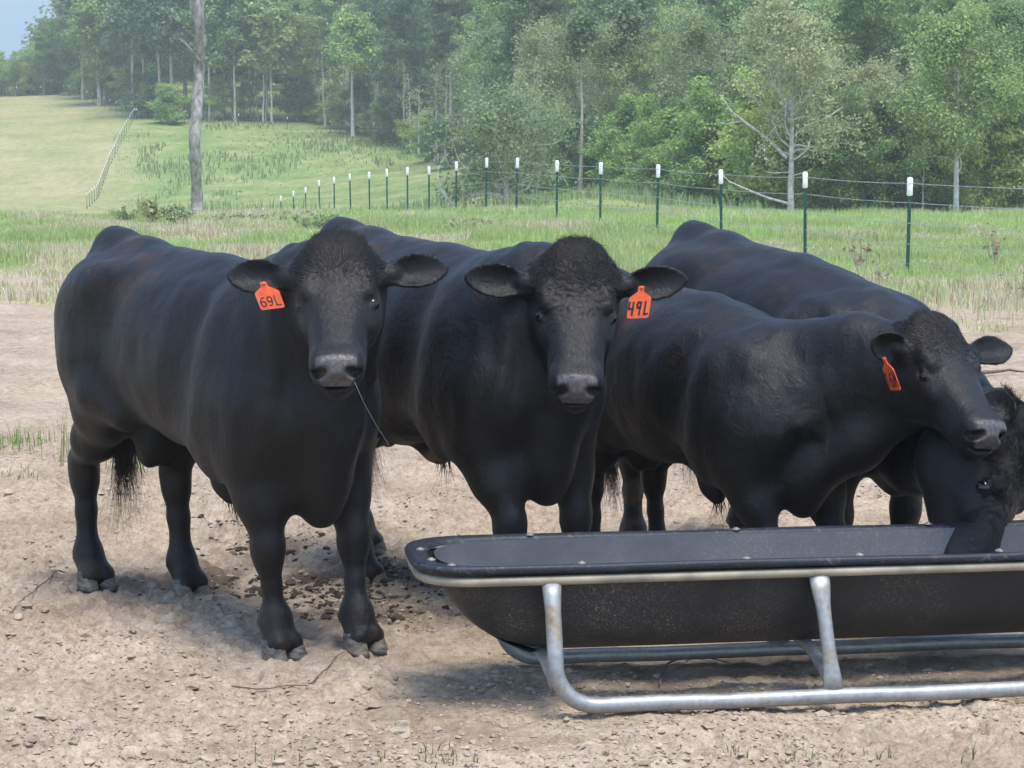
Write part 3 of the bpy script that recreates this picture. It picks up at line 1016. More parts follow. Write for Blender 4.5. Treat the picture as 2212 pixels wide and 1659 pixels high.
def grass_field():
    r_ = np.random.default_rng(31)
    n = 380000
    y = 18 + (62 - 18) * r_.random(n) ** .85
    x = r_.uniform(-.262, .262, n) * y
    u = 1106 + 4920 * x / y
    e = (y - pen_edge(x)) + 3.0 * fbm(x * .8, y * .8, oct=3, seed=71)
    dens = sstep(-2.2, 3.0, e) ** 1.3
    # a tan worn track crossing behind the second bull, and bare spots
    bare = sstep(.25, .7, fbm(x * .22, y * .16, oct=3, seed=81)) * (y < 45)
    track = np.exp(-((y - (33 + .4 * x)) / 2.0) ** 2) * ((x > -3) & (x < 4))
    k = r_.random(n) < dens * (1 - .75 * bare) * (1 - .65 * track)
    x, y, u, e = x[k], y[k], u[k], e[k]
    n = len(x)
    dryn = fbm(x * .55, y * .30, oct=4, seed=82)
    left = sstep(1100, 700, u)
    dry = sstep(-.30, .60, dryn + .38 * left * sstep(50, 30, y) - .45 * sstep(28, 34, y) * (1 - left) + .35 * sstep(5, 1, e) * (1 - .6 * left))
    lush = sstep(.0, .6, fbm(x * .35, y * .25, oct=3, seed=83))
    col = G_GREEN[None] * (1 - lush[:, None]) + G_LUSH[None] * lush[:, None]
    m = (r_.random(n) < dry * .85)[:, None]
    dc = np.where((r_.random(n) < .3)[:, None], G_RUST, G_DRY)
    col = np.where(m, dc, col) * r_.uniform(.7, 1.3, (n, 1))
    hh = (.09 + .12 * sstep(-.3, .5, fbm(x * .5, y * .5, oct=2, seed=84))) * r_.uniform(.6, 1.35, n) * (1 + .15 * (y > 30) * (1 - left)) * np.where(left * (y < 32) > .5, .7, 1)
    w = np.where(y < 32, .011, .016) * r_.uniform(.7, 1.3, n)
    V, Q, T, c = blades(x, y, hh, w, col, 5)
    o = mesh_np("grass", V, [Q, T], M_BLADE, None, False, attrs={'gcol': c})
    tag(o, "mixed green and straw-coloured grass growing between the pen and the fence line", "grass", kind='stuff')
    # short grass and weed tufts of the lower pasture
    n = 150000
    y = 62 + (262 - 62) * r_.random(n) ** 1.1
    x = r_.uniform(-.25, .25, n) * y
    u = 1106 + 4920 * x / y
    edge = np.interp(u, [-300, 0, 150, 300, 700, 790, 900, 1000, 1100, 1300, 1500, 1700, 2600], [316, 314, 306, 266, 264, 252, 228, 196, 158, 140, 122, 114, 112])
    tuft = sstep(.05, .5, fbm(x * .16, y * .05, oct=3, seed=85)) * (u > 235) + .12
    tuft = np.maximum(tuft * .55, np.exp(-((u - 720) / 150) ** 2 - ((y - 236) / 16) ** 2) * .9)
    tuft = np.maximum(tuft, np.exp(-((u - 560) / 120) ** 2 - ((y - 225) / 10) ** 2) * .4)
    k = (r_.random(n) < tuft * .6) & (y < edge + 2) & (u > 250)
    x, y, u = x[k], y[k], u[k]; n = len(x)
    tall = sstep(.1, .5, fbm(x * .16, y * .05, oct=3, seed=85)) * (u > 300)
    tall = np.maximum(tall, np.exp(-((u - 720) / 130) ** 2 - ((y - 236) / 14) ** 2))
    hh = (.12 + .5 * tall) * r_.uniform(.5, 1.3, n)
    col = (np.array([.27, .35, .15])[None] * tall[:, None] + np.array([.27, .34, .13])[None] * (1 - tall[:, None])) * r_.uniform(.7, 1.35, (n, 1))
    hayz = (u < 245)[:, None]
    col = np.where(hayz, np.array([.45, .41, .23]) * r_.uniform(.8, 1.2, (n, 1)), col)
    w = y * .00045 * r_.uniform(.8, 1.6, n)
    V, Q, T, c = blades(x, y, np.where(u < 245, .15, hh), w, col, 6, lean=.2)
    o = mesh_np("pasture_weeds", V, [Q, T], M_BLADE, None, False, attrs={'gcol': c})
    tag(o, "tall dark weeds and short tufts spread over the far pasture below the woods", "weeds", kind='stuff')


grass_field()


def tuft(name, label, cu, cv, n, spread, h, col, seed, w=.005, cat="grass tuft", lean=.35):
    c = on_z(cu, cv)
    r_ = np.random.default_rng(seed)
    x = r_.normal(c.x, spread, n); y = r_.normal(c.y, spread * 1.3, n)
    V, Q, T, cc = blades(x, y, h * r_.uniform(.45, 1.1, n), np.full(n, w) * r_.uniform(.7, 1.2, n), np.tile(np.asarray(col), (n, 1)) * r_.uniform(.7, 1.3, (n, 1)), seed, lean)
    o = mesh_np(name, V, [Q, T], M_BLADE, None, False, attrs={'gcol': cc})
    return tag(o, label, cat, kind='stuff')


GR = (.17, .29, .055)
tuft("grass_tuft", "small green grass tuft on the dirt left of the front bull's hind leg", 45, 965, 90, .13, .13, GR, 1)
tuft("grass_tuft", "low sparse green grass patch below the larger tuft at the left edge", 35, 1045, 50, .09, .06, GR, 2)
tuft("grass_tuft", "tall thin straw-coloured stalks beside the front bull's hind leg", 148, 1010, 36, .06, .36, (.30, .29, .14), 3, .004, lean=.2)
tuft("grass_tuft", "little green tuft behind the front bull's tail", 300, 1022, 40, .07, .10, GR, 4)
for i, (u, v, h, n) in enumerate(((562, 1672, .09, 5), (640, 1676, .05, 4), (950, 1664, .05, 26), (1010, 1660, .035, 12), (1530, 1668, .08, 6), (1590, 1672, .055, 8), (1722, 1664, .05, 12), (1900, 1660, .06, 14), (2105, 1662, .075, 4), (830, 1668, .05, 6))):
    lab = ["two upright green blades at the bottom edge under the front bull's hoof", "faint short blades at the bottom edge right of the two upright blades", "low spreading green tuft at the bottom edge left of the trough rail", "short green sprigs beside the low spreading tuft at the bottom edge",
           "tall thin blade at the bottom edge below the trough's rail", "small green tuft just right of the tall thin blade", "small green tuft at the bottom edge under the middle trough leg", "bright green tuft at the bottom edge right of the middle trough leg", "single thin stalk at the bottom edge far right", "few faint blades at the bottom edge beside the pale rock"][i]
    tuft("grass_tuft", lab, u, v, n, .03, h, (.13, .20, .05), 20 + i, .004)


def weed(name, label, cu, cv, Y, n, rad, size, col, seed, cat="weed", per=12, ls=.16):
    """leafy weed: many small leaves on short stems"""
    r_ = np.random.default_rng(seed)
    p = at(cu, cv, Y)
    z = g1(p.x, p.y)
    root = empty(name, (p.x, p.y, z))
    tag(root, label, cat)
    mb = MB(); C = []
    for i in range(n):
        a = r_.uniform(0, 6.28); rr = rad * r_.random() ** .6
        h = size * r_.uniform(.6, 1.1)
        P = [(0 + math.cos(a) * rr * .3, math.sin(a) * rr * .3, 0), (math.cos(a) * rr * .6, math.sin(a) * rr * .6, h * .6), (math.cos(a) * rr, math.sin(a) * rr, h)]
        mb.tube(P, [.008, .006, .004], 4, caps=False)
        C += [P[1], P[2]]
    mb.build("stem", M_BTAN, root)
    V, Q = leaf_cloud(r_, C, size * .22, per, size * ls)
    mesh_np("leaves", V, Q, col, root, False)


for i, (u, v, Y, r, s) in enumerate(((330, 462, 49, .5, .45), (383, 468, 47, .35, .38), (270, 470, 50, .35, .3), (610, 474, 48, .7, .28), (680, 478, 45, .5, .28), (1000, 492, 44, .6, .25), (1090, 490, 46, .5, .22), (460, 475, 47, .5, .25), (540, 473, 48, .5, .22))):
    weed("weed", ["grey-green leafy weed clump on the crest left of the lone tall trunk", "leafy weed clump between the tallest clump and the lone tall trunk", "small weed clump near the start of the far fence", "wide low weed patch right of the lone tall trunk", "low weed patch before the shortest fence posts", "low weed patch in the grass above the front bull's ear", "low weed patch in the grass left of the second bull's head", "low weed clump at the foot of the lone tall trunk", "low weed clump second right of the lone tall trunk"][i],
         u, v, Y, 16, r, s, M_LEAF['pale'], 70 + i)
M_REDLEAF = mat_leaf("leaf_red", (.20, .14, .08), (.24, .17, .09), (.24, .24, .11))
for i, (u, v, Y, r, s) in enumerate(((1865, 560, 29, .25, .62), (1905, 590, 27, .2, .30), (2150, 500, 33, .3, .55), (2205, 615, 25, .3, .40))):
    weed("sumac_sprig", ["rusty red sapling in the green grass left of the last fence post", "small rusty sprig below the red sapling", "rusty orange sapling in the grass at the right edge of the wood", "dry rust-brown plant at the right edge by the pen"][i], u, v, Y, 7, r, s, M_REDLEAF, 90 + i, "sapling", 3, .09)
# ------------------------------------------------------------------ bulls
def mat_hide():
    m, nt, b = new_mat("hide")
    a = attr(nt, 'tint')
    co = objcoord(nt)
    n1 = N(nt, 'TexNoise', Scale=5.0, Detail=5.0, Roughness=0.6, Distortion=0.4)
    nt.links.new(co, n1.inputs['Vector'])
    r = ramp(nt, n1.outputs[0], [(0.3, (0.75, 0.78, 0.85)), (0.7, (1.35, 1.2, 1.15))])
    c = mix(nt, 1.0, a.outputs['Color'], r.outputs[0], 'MULTIPLY')
    n4 = N(nt, 'TexNoise', Scale=1.0, Detail=4.0, Roughness=0.7, Distortion=0.6)
    nt.links.new(objcoord(nt, (70, 70, 20)), n4.inputs['Vector'])
    r4 = ramp(nt, n4.outputs[0], [(0.32, (0.55, 0.55, 0.55)), (0.68, (1.6, 1.55, 1.5))])
    c = mix(nt, 1.0, c, r4.outputs[0], 'MULTIPLY')
    nt.links.new(c, b.inputs['Base Color'])
    # fine lying hair: streaks that run down the flanks
    n2 = N(nt, 'TexNoise', Scale=1.0, Detail=5.0, Roughness=0.7, Distortion=0.8)
    nt.links.new(objcoord(nt, (85, 85, 28)), n2.inputs['Vector'])
    n3 = N(nt, 'TexNoise', Scale=14.0, Detail=3.0, Roughness=0.55, Distortion=1.0)
    nt.links.new(co, n3.inputs['Vector'])
    ad = N(nt, 'Math', operation='MULTIPLY_ADD')
    nt.links.new(n3.outputs[0], ad.inputs[0]); ad.inputs[1].default_value = 1.5
    nt.links.new(n2.outputs[0], ad.inputs[2])
    wet = attr(nt, 'wet')
    rr = N(nt, 'Math', operation='MULTIPLY_ADD')
    nt.links.new(wet.outputs['Fac'], rr.inputs[0]); rr.inputs[1].default_value = -0.28; rr.inputs[2].default_value = 0.48
    nt.links.new(rr.outputs[0], b.inputs['Roughness'])
    b.inputs['Specular IOR Level'].default_value = 0.30
    b.inputs['Sheen Weight'].default_value = 0.04
    b.inputs['Sheen Roughness'].default_value = 0.4
    b.inputs['Sheen Tint'].default_value = (0.8, 0.88, 1.0, 1)
    bump(nt, b, ad.outputs[0], 0.55, 0.0065)
    return m


M_HIDE = mat_hide()
M_HAIR = noise_mat("hair", (0.007, 0.0065, 0.007), (0.020, 0.0175, 0.017), scale=30, rough=0.5, spec=0.35, bstr=0)
M_HAIRB = noise_mat("brown_hair", (0.009, 0.0075, 0.007), (0.032, 0.023, 0.019), scale=14, rough=0.55, spec=0.3, bstr=0)
M_HOOF = noise_mat("hoof_horn", (0.035, 0.036, 0.04), (0.20, 0.17, 0.13), scale=22, rough=0.6, bstr=0.5, bdist=0.004, cscale=(1, 1, 3))
M_EYE, _nt, _b = new_mat("eye")
_b.inputs['Base Color'].default_value = (0.006, 0.005, 0.006, 1); _b.inputs['Roughness'].default_value = 0.08
M_TAG = noise_mat("tag_plastic", (.56, .082, .024), (.78, .115, .032), scale=40, rough=0.45, spec=0.4, bstr=0)
M_INK, _nt, _b = new_mat("ink")
_b.inputs['Base Color'].default_value = (0.012, 0.012, 0.02, 1); _b.inputs['Roughness'].default_value = 0.6
M_WHISK, _nt, _b = new_mat("saliva")
_b.inputs['Base Color'].default_value = (0.25, 0.27, 0.29, 1); _b.inputs['Roughness'].default_value = 0.2


class Field:
    def __init__(s, xs, ys, zs):
        s.xs, s.ys, s.zs = [np.asarray(a, np.float32) for a in (xs, ys, zs)]
        s.D = np.full((len(xs), len(ys), len(zs)), 0.5, np.float32)

    def _sl(s, lo, hi):
        r = []
        for a, l, h in zip((s.xs, s.ys, s.zs), lo, hi):
            i = max(0, int(np.searchsorted(a, l)) - 1); j = min(len(a), int(np.searchsorted(a, h)) + 1)
            if j <= i: return None
            r.append(slice(i, j))
        return tuple(r)

    def grid(s, sl):
        X = s.xs[sl[0]][:, None, None]; Y = s.ys[sl[1]][None, :, None]; Z = s.zs[sl[2]][None, None, :]
        return X, Y, Z

    def put(s, fn, lo, hi, k=0.03, sub=False):
        m = k + 0.12
        sl = s._sl(np.asarray(lo) - m, np.asarray(hi) + m)
        if sl is None: return
        d = fn(*s.grid(sl)).astype(np.float32)
        D = s.D[sl]
        if sub:
            d = -d
            h = np.maximum(k - np.abs(D - d), 0) / k
            s.D[sl] = np.maximum(D, d) + h * h * k * 0.25
        else:
            h = np.maximum(k - np.abs(D - d), 0) / k
            s.D[sl] = np.minimum(D, d) - h * h * k * 0.25

    def ell(s, c, r, R=None, k=0.03, sub=False):
        c = np.asarray(c, float); r = np.asarray(r, float)
        R = np.eye(3) if R is None else np.asarray(R, float)      # columns = local axes
        e = np.sqrt(((R * r[None, :]) ** 2).sum(1))

        def f(X, Y, Z):
            x, y, z = X - c[0], Y - c[1], Z - c[2]
            a = (R[0, 0] * x + R[1, 0] * y + R[2, 0] * z)
            b = (R[0, 1] * x + R[1, 1] * y + R[2, 1] * z)
            g = (R[0, 2] * x + R[1, 2] * y + R[2, 2] * z)
            k0 = np.sqrt((a / r[0]) ** 2 + (b / r[1]) ** 2 + (g / r[2]) ** 2)
            k1 = np.sqrt((a / r[0] ** 2) ** 2 + (b / r[1] ** 2) ** 2 + (g / r[2] ** 2) ** 2)
            return k0 * (k0 - 1) / np.maximum(k1, 1e-6)
        s.put(f, c - e, c + e, k, sub)

    def cap(s, a, b, ra, rb, k=0.03, sub=False):
        a = np.asarray(a, float); b = np.asarray(b, float)
        ab = b - a; L2 = max(1e-9, float(ab @ ab)); R = max(ra, rb)

        def f(X, Y, Z):
            x, y, z = X - a[0], Y - a[1], Z - a[2]
            t = np.clip((x * ab[0] + y * ab[1] + z * ab[2]) / L2, 0, 1)
            return np.sqrt((x - t * ab[0]) ** 2 + (y - t * ab[1]) ** 2 + (z - t * ab[2]) ** 2) - (ra + (rb - ra) * t)
        s.put(f, np.minimum(a, b) - R, np.maximum(a, b) + R, k, sub)

    def chain(s, pts, rad, k=0.03):
        for i in range(len(pts) - 1):
            s.cap(pts[i], pts[i + 1], rad[i], rad[i + 1], k)

    def loft(s, O, R, tab, k=0.05, p=2.2, shape=0.0):
        """R columns: axis, side, up. tab rows: x, top, bot, halfwidth. shape: width skew with height"""
        O = np.asarray(O, float); R = np.asarray(R, float)
        tab = np.asarray(tab, float)
        xs = np.linspace(tab[0, 0], tab[-1, 0], 220)

        def sm(col):
            v = np.interp(xs, tab[:, 0], tab[:, col])
            w = np.hanning(13); w /= w.sum()
            vp = np.concatenate([np.full(6, v[0]), v, np.full(6, v[-1])])
            return np.convolve(vp, w, 'valid')
        top, bot, hw = sm(1), sm(2), sm(3)
        pts = []
        for i in range(0, 220, 20):
            for zz in (top[i], bot[i]):
                for yy in (-hw[i], hw[i]):
                    pts.append(O + R @ np.array([xs[i], yy, zz]))
        pts = np.array(pts)

        def f(X, Y, Z):
            x, y, z = X - O[0], Y - O[1], Z - O[2]
            a = R[0, 0] * x + R[1, 0] * y + R[2, 0] * z
            b = R[0, 1] * x + R[1, 1] * y + R[2, 1] * z
            g = R[0, 2] * x + R[1, 2] * y + R[2, 2] * z
            ac = np.clip(a, xs[0], xs[-1])
            T = np.interp(ac, xs, top); B = np.interp(ac, xs, bot); W = np.interp(ac, xs, hw)
            zc = (T + B) / 2; hh = np.maximum((T - B) / 2, 0.01)
            tt = np.clip((g - zc) / hh, -1, 1)
            W = W * (1 + shape * tt)
            q = (np.abs(b / W) ** p + np.abs((g - zc) / hh) ** p) ** (1.0 / p)
            d = (q - 1) * np.minimum(hh, W)
            dx = np.maximum(xs[0] - a, a - xs[-1])
            return np.sqrt(np.maximum(d, 0) ** 2 + np.maximum(dx, 0) ** 2) + np.minimum(np.maximum(d, dx), 0)
        s.put(f, pts.min(0) - 0.02, pts.max(0) + 0.02, k)

    def ear(s, root, a, c, L, W, cup=0.35, th=0.008, k=0.02, droop=0.0):
        """leaf-shaped cup. a: along the ear, c: direction the opening faces"""
        root = np.asarray(root, float)
        a = np.asarray(a, float); a = a / np.linalg.norm(a)
        c = np.asarray(c, float); c = c - a * (a @ c); c = c / np.linalg.norm(c)
        b = np.cross(a, c)
        tx = np.array([-0.1, 0.0, 0.12, 0.3, 0.5, 0.7, 0.85, 0.95, 1.0]) * L
        tw = np.array([0.30, 0.40, 0.58, 0.86, 1.0, 0.90, 0.64, 0.36, 0.08]) * W
        fx = np.linspace(tx[0], tx[-1], 100); fw = np.interp(fx, tx, tw)

        def f(X, Y, Z):
            x, y, z = X - root[0], Y - root[1], Z - root[2]
            pa = a[0] * x + a[1] * y + a[2] * z
            pb = b[0] * x + b[1] * y + b[2] * z
            pc = c[0] * x + c[1] * y + c[2] * z
            w = np.interp(np.clip(pa, tx[0], tx[-1]), fx, fw)
            q = np.clip(pa / L, 0, 1)
            pb = pb + droop * q * q * L
            c0 = cup * (pb ** 2) / W * (1.35 - q) + (q - 0.5) ** 2 * 0.10 * L - cup * 0.25 * W
            d1 = np.abs(pc - c0) / np.sqrt(1 + (2 * cup * pb / W) ** 2) - th
            d2 = np.abs(pb) - w
            d3 = np.maximum(pa - L, tx[0] - pa)
            d2 = np.maximum(d2, d3)
            # rounded intersection
            u = np.maximum(d1 + 0.006, 0); v = np.maximum(d2 + 0.006, 0)
            return np.sqrt(u * u + v * v) - 0.006 + np.minimum(np.maximum(d1, d2), 0)
        e = np.abs(a) * L + W * 1.2
        s.put(f, root - np.maximum(-a * L, 0) - W * 1.1, root + np.maximum(a * L, 0) + W * 1.1, k)

    def surface(s):
        D = s.D; xs, ys, zs = s.xs, s.ys, s.zs
        I = D < 0
        nx, ny, nz = D.shape
        c = np.zeros((nx - 1, ny - 1, nz - 1), np.uint8)
        for i in (0, 1):
            for j in (0, 1):
                for l in (0, 1):
                    c += I[i:nx - 1 + i, j:ny - 1 + j, l:nz - 1 + l]
        act = (c > 0) & (c < 8)
        ci, cj, ck = np.nonzero(act)
        idx = np.full(act.shape, -1, np.int32)
        idx[ci, cj, ck] = np.arange(len(ci))
        S = np.zeros((len(ci), 3)); W = np.zeros(len(ci))
        cor = [(i, j, l) for i in (0, 1) for j in (0, 1) for l in (0, 1)]
        for A in cor:
            for ax in range(3):
                if A[ax] == 0:
                    B = list(A); B[ax] = 1
                    da = D[ci + A[0], cj + A[1], ck + A[2]]; db = D[ci + B[0], cj + B[1], ck + B[2]]
                    m = (da < 0) != (db < 0)
                    t = np.where(m, da / np.where(m, da - db, 1), 0)
                    pa = np.stack([xs[ci + A[0]], ys[cj + A[1]], zs[ck + A[2]]], 1)
                    pb = np.stack([xs[ci + B[0]], ys[cj + B[1]], zs[ck + B[2]]], 1)
                    S += (pa + (pb - pa) * t[:, None]) * m[:, None]; W += m
        V = S / W[:, None]
        Fs = []
        for ax in range(3):
            lo = [slice(1, -1)] * 3; lo[ax] = slice(0, -1)
            hi = [slice(1, -1)] * 3; hi[ax] = slice(1, None)
            a_ = I[tuple(lo)]; b_ = I[tuple(hi)]
            m = a_ != b_
            p = np.array(np.nonzero(m))
            flip = a_[tuple(p)]
            q = p.copy()
            for o in range(3):
                if o != ax: q[o] += 1
            u, v = (ax + 1) % 3, (ax + 2) % 3

            def cell(du, dv):
                r = q.copy(); r[u] -= du; r[v] -= dv
                return idx[tuple(r)]
            f = np.stack([cell(1, 1), cell(0, 1), cell(0, 0), cell(1, 0)], 1)
            f[~flip] = f[~flip][:, ::-1]
            Fs.append(f)
        F = np.concatenate(Fs)
        # keep outward orientation: positive ax edge leaving the inside
        return V, F


def axis_pts(lo, hi, flo, fhi, coarse, fine):
    out = [lo]
    while out[-1] < hi:
        x = out[-1]
        if x < flo:
            st = min(coarse, max(fine, fine + (flo - x) * 0.25))
        elif x > fhi:
            st = min(coarse, max(fine, fine + (x - fhi) * 0.25))
        else:
            st = fine
        out.append(x + st)
    return out


def lap(V, F, it=2, lam=0.4):
    n = len(V)
    e = np.concatenate([F[:, [0, 1]], F[:, [1, 2]], F[:, [2, 3]], F[:, [3, 0]]])
    e = np.concatenate([e, e[:, ::-1]])
    deg = np.bincount(e[:, 0], minlength=n)[:, None]
    for i in range(it * 2):
        l = lam if i % 2 == 0 else -lam * 1.03
        s_ = np.stack([np.bincount(e[:, 0], weights=V[e[:, 1], q], minlength=n) for q in range(3)], 1)
        V = V + l * (s_ / np.maximum(deg, 1) - V)
    return V


def normals(V, F):
    a = V[F[:, 2]] - V[F[:, 0]]; b = V[F[:, 3]] - V[F[:, 1]]
    fn = np.cross(a, b)
    Nn = np.zeros_like(V)
    for q in range(F.shape[1]):
        for c in range(3):
            Nn[:, c] += np.bincount(F[:, q], weights=fn[:, c], minlength=len(V))
    return Nn / (np.linalg.norm(Nn, axis=1)[:, None] + 1e-12)


def strands(roots, dirs, nrm, length, rad, seg=4, curl=0.0, lift=0.3, wave=0.0, droop=0.0, seed=1):
    """hair as thin three-sided tapered strands; returns V, Q"""
    r_ = np.random.default_rng(seed)
    n = len(roots)
    side = np.cross(nrm, dirs); side /= np.linalg.norm(side, axis=1)[:, None] + 1e-9
    length = np.broadcast_to(length, (n,))
    ph = r_.uniform(0, 6.28, n)
    bend = r_.normal(0, curl, n)
    P = [roots]
    d = dirs * (1 - lift) + nrm * lift
    d /= np.linalg.norm(d, axis=1)[:, None]
    p = roots.copy()
    for i in range(1, seg + 1):
        t = i / seg
        dd = d + side * (bend[:, None] * t + wave * np.sin(ph + t * 7)[:, None]) - nrm * (lift * 1.1 * t * t) + np.array([0, 0, -droop]) * t
        dd /= np.linalg.norm(dd, axis=1)[:, None] + 1e-9
        p = p + dd * (length / seg)[:, None]
        P.append(p)
    P = np.stack(P, 1)                                  # n, seg+1, 3
    w = rad * np.array([1, 1, 0.85, 0.6, 0.3, 0.2, 0.15, 0.1, 0.1, 0.1, 0.1])[:seg + 1]
    w[-1] = rad * 0.12
    up = nrm
    rings = []
    for a in (0, 2.094, 4.189):
        rings.append(P + (side * math.cos(a))[:, None] * w[None, :, None] + (up * math.sin(a))[:, None] * w[None, :, None])
    V = np.stack(rings, 2)                              # n, seg+1, 3, 3
    base = (np.arange(n) * (seg + 1) * 3)[:, None, None]
    i = (np.arange(seg) * 3)[None, :, None]
    j = np.arange(3)[None, None]
    k = (j + 1) % 3
    Q = np.stack([base + i + j, base + i + k, base + i + 3 + k, base + i + 3 + j], -1).reshape(-1, 4)
    return V.reshape(-1, 3), Q


TORSO = [(-0.89, 1.17, 1.02, .06), (-0.86, 1.25, .92, .15), (-0.80, 1.325, .82, .225), (-0.70, 1.34, .75, .275), (-0.58, 1.335, .72, .30),
         (-0.42, 1.325, .71, .325), (-0.25, 1.315, .665, .355), (-0.05, 1.305, .625, .372), (0.15, 1.295, .605, .368),
         (0.33, 1.285, .61, .33), (0.45, 1.275, .64, .28), (0.55, 1.25, .66, .23), (0.64, 1.20, .67, .185), (0.71, 1.11, .70, .14),
         (0.76, 1.00, .72, .08)]
HEAD = [(-.07, -.02, -.15, .06), (-.03, .020, -.20, .088), (.03, .036, -.245, .116), (.10, .040, -.275, .133), (.18, .022, -.27, .128),
        (.26, .008, -.245, .112), (.34, .0, -.21, .094), (.42, -.004, -.182, .080), (.48, -.008, -.170, .078), (.525, -.018, -.160, .072),
        (.55, -.04, -.14, .05)]


def claw(mb, c, fwd, side, up, L, W, H):
    """one hoof claw: curved wedge"""
    n = 10
    rings = []
    for t, h in ((0, 1.0), (0, .0)):
        pass
    V = []; lv = 6
    for i in range(lv):
        z = i / (lv - 1)
        for j in range(n):
            a = j / n * 2 * math.pi
            x = math.cos(a); y = math.sin(a)
            ex = (abs(x) ** 0.8) * (1 if x > 0 else -1)
            lx = ex * L * (1.0 - 0.34 * z) * (1.0 if x > 0 else 0.85)
            ly = (abs(y) ** 0.85) * (1 if y > 0 else -1) * W * (1 - 0.12 * z)
            lx += -0.30 * L * z
            hz = z * H * (1.0 - 0.20 * (1 - x) / 2)
            V.append(np.asarray(c) + np.asarray(fwd) * lx + np.asarray(side) * ly + np.asarray(up) * hz)
    Q = []
    for i in range(lv - 1):
        for j in range(n):
            k = (j + 1) % n
            Q.append((i * n + j, i * n + k, (i + 1) * n + k, (i + 1) * n + j))
    T = []
    V.append(np.asarray(c)); V.append(np.asarray(c) + np.asarray(up) * H * 0.95 - np.asarray(fwd) * L * 0.2)
    for j in range(n):
        k = (j + 1) % n
        T.append((n * lv, k, j)); T.append((n * lv + 1, (lv - 1) * n + j, (lv - 1) * n + k))
    mb.add(V, Q, T)


# seven-segment-like strokes for the tag writing, in a unit cell (0..0.6 wide, 0..1 high)
GLYPH = {
    '6': [[(.5, .95), (.25, .9), (.05, .6), (.03, .3), (.12, .05), (.3, 0), (.48, .05), (.55, .28), (.48, .5), (.3, .56), (.12, .48), (.05, .35)]],
    '9': [[(.52, .62), (.42, .48), (.25, .43), (.08, .52), (.03, .72), (.1, .93), (.28, 1.0), (.46, .93), (.54, .7), (.5, .35), (.36, .08), (.1, .02)]],
    '9m': [[(.45, .95), (.2, 1.0), (.08, .78), (.15, .55), (.42, .6)], [(.47, 1.0), (.42, .5), (.38, 0)]],
    '4': [[(.08, 1.0), (.04, .48), (.5, .5)], [(.48, 1.0), (.44, 0)]],
    'L': [[(.08, 1.0), (.08, 0), (.52, 0)]],
    'Lm': [[(.14, 1.0), (.1, 0), (.42, .04)]],
    '1': [[(.15, .8), (.3, 1.0), (.3, 0)]],
    'M': [[(.0, 0), (.03, 1.0), (.28, .4), (.53, 1.0), (.56, 0)]],
}


def ear_tag(parent, top, down, right, face, text, W=.078, H=.088, stroke=.0042, fold=0.0, tsize=1.0):
    """top: where the tag hangs; down/right: its own axes; face: outward normal"""
    down, right, face = unit(down), unit(right), unit(face)
    pts = [(-.010, 0), (-.011, .022), (-.034, .042), (-.039, .050), (-.0385, .122), (-.033, .128), (.033, .128), (.0385, .122), (.039, .050), (.034, .042), (.011, .022), (.010, 0)]
    sx, sy = W / .078, (H + .04) / .128
    mb = MB()
    V = []
    for s_ in (0.0013, -0.0013):
        for (x, y) in pts:
            x *= sx; y *= sy
            cz = fold * (x / W) ** 2 * 0.02
            V.append(np.asarray(top) + right * x + down * y + face * (s_ + cz))
    n = len(pts)
    c0 = np.asarray(top) + down * .08 * sy
    V.append(c0 + face * .0013); V.append(c0 - face * .0013)
    T = []; Q = []
    for i in range(n):
        k = (i + 1) % n
        T.append((2 * n, k, i)); T.append((2 * n + 1, n + i, n + k)); Q.append((i, k, n + k, n + i))
    mb.add(V, Q, T)
    t = mb.build("ear_tag", M_TAG, parent, smooth=False)
    # writing
    mb = MB()
    cell = 0.024 * tsize * sx; gh = .044 * tsize * sy
    total = cell * len(text)
    for i, g in enumerate(text):
        x0 = -total / 2 + i * cell + cell * .12
        for st in GLYPH[g]:
            P = []
            for (gx, gy) in st:
                x = x0 + gx * cell * 1.25; y = (.118 * sy) - gh * gy - .004
                cz = fold * (x / W) ** 2 * 0.02
                P.append(np.asarray(top) + right * x + down * y + face * (.0021 + cz))
            for a, b in zip(P[:-1], P[1:]):
                ax = unit(b - a); sd_ = np.cross(face, ax)
                e = ax * stroke * .45
                h = sd_ * stroke * .5
                mb.add([a - e - h, b + e - h, b + e + h, a - e + h], [(0, 1, 2, 3)])
    mb.build("tag_number", M_INK, t, smooth=False)
    # stud
    mb = MB()
    mb.tube([np.asarray(top) + down * .006 - face * .004, np.asarray(top) + down * .006 + face * .005], [.007, .006], 10)
    mb.build("tag_stud", M_TAG, t)
    return t


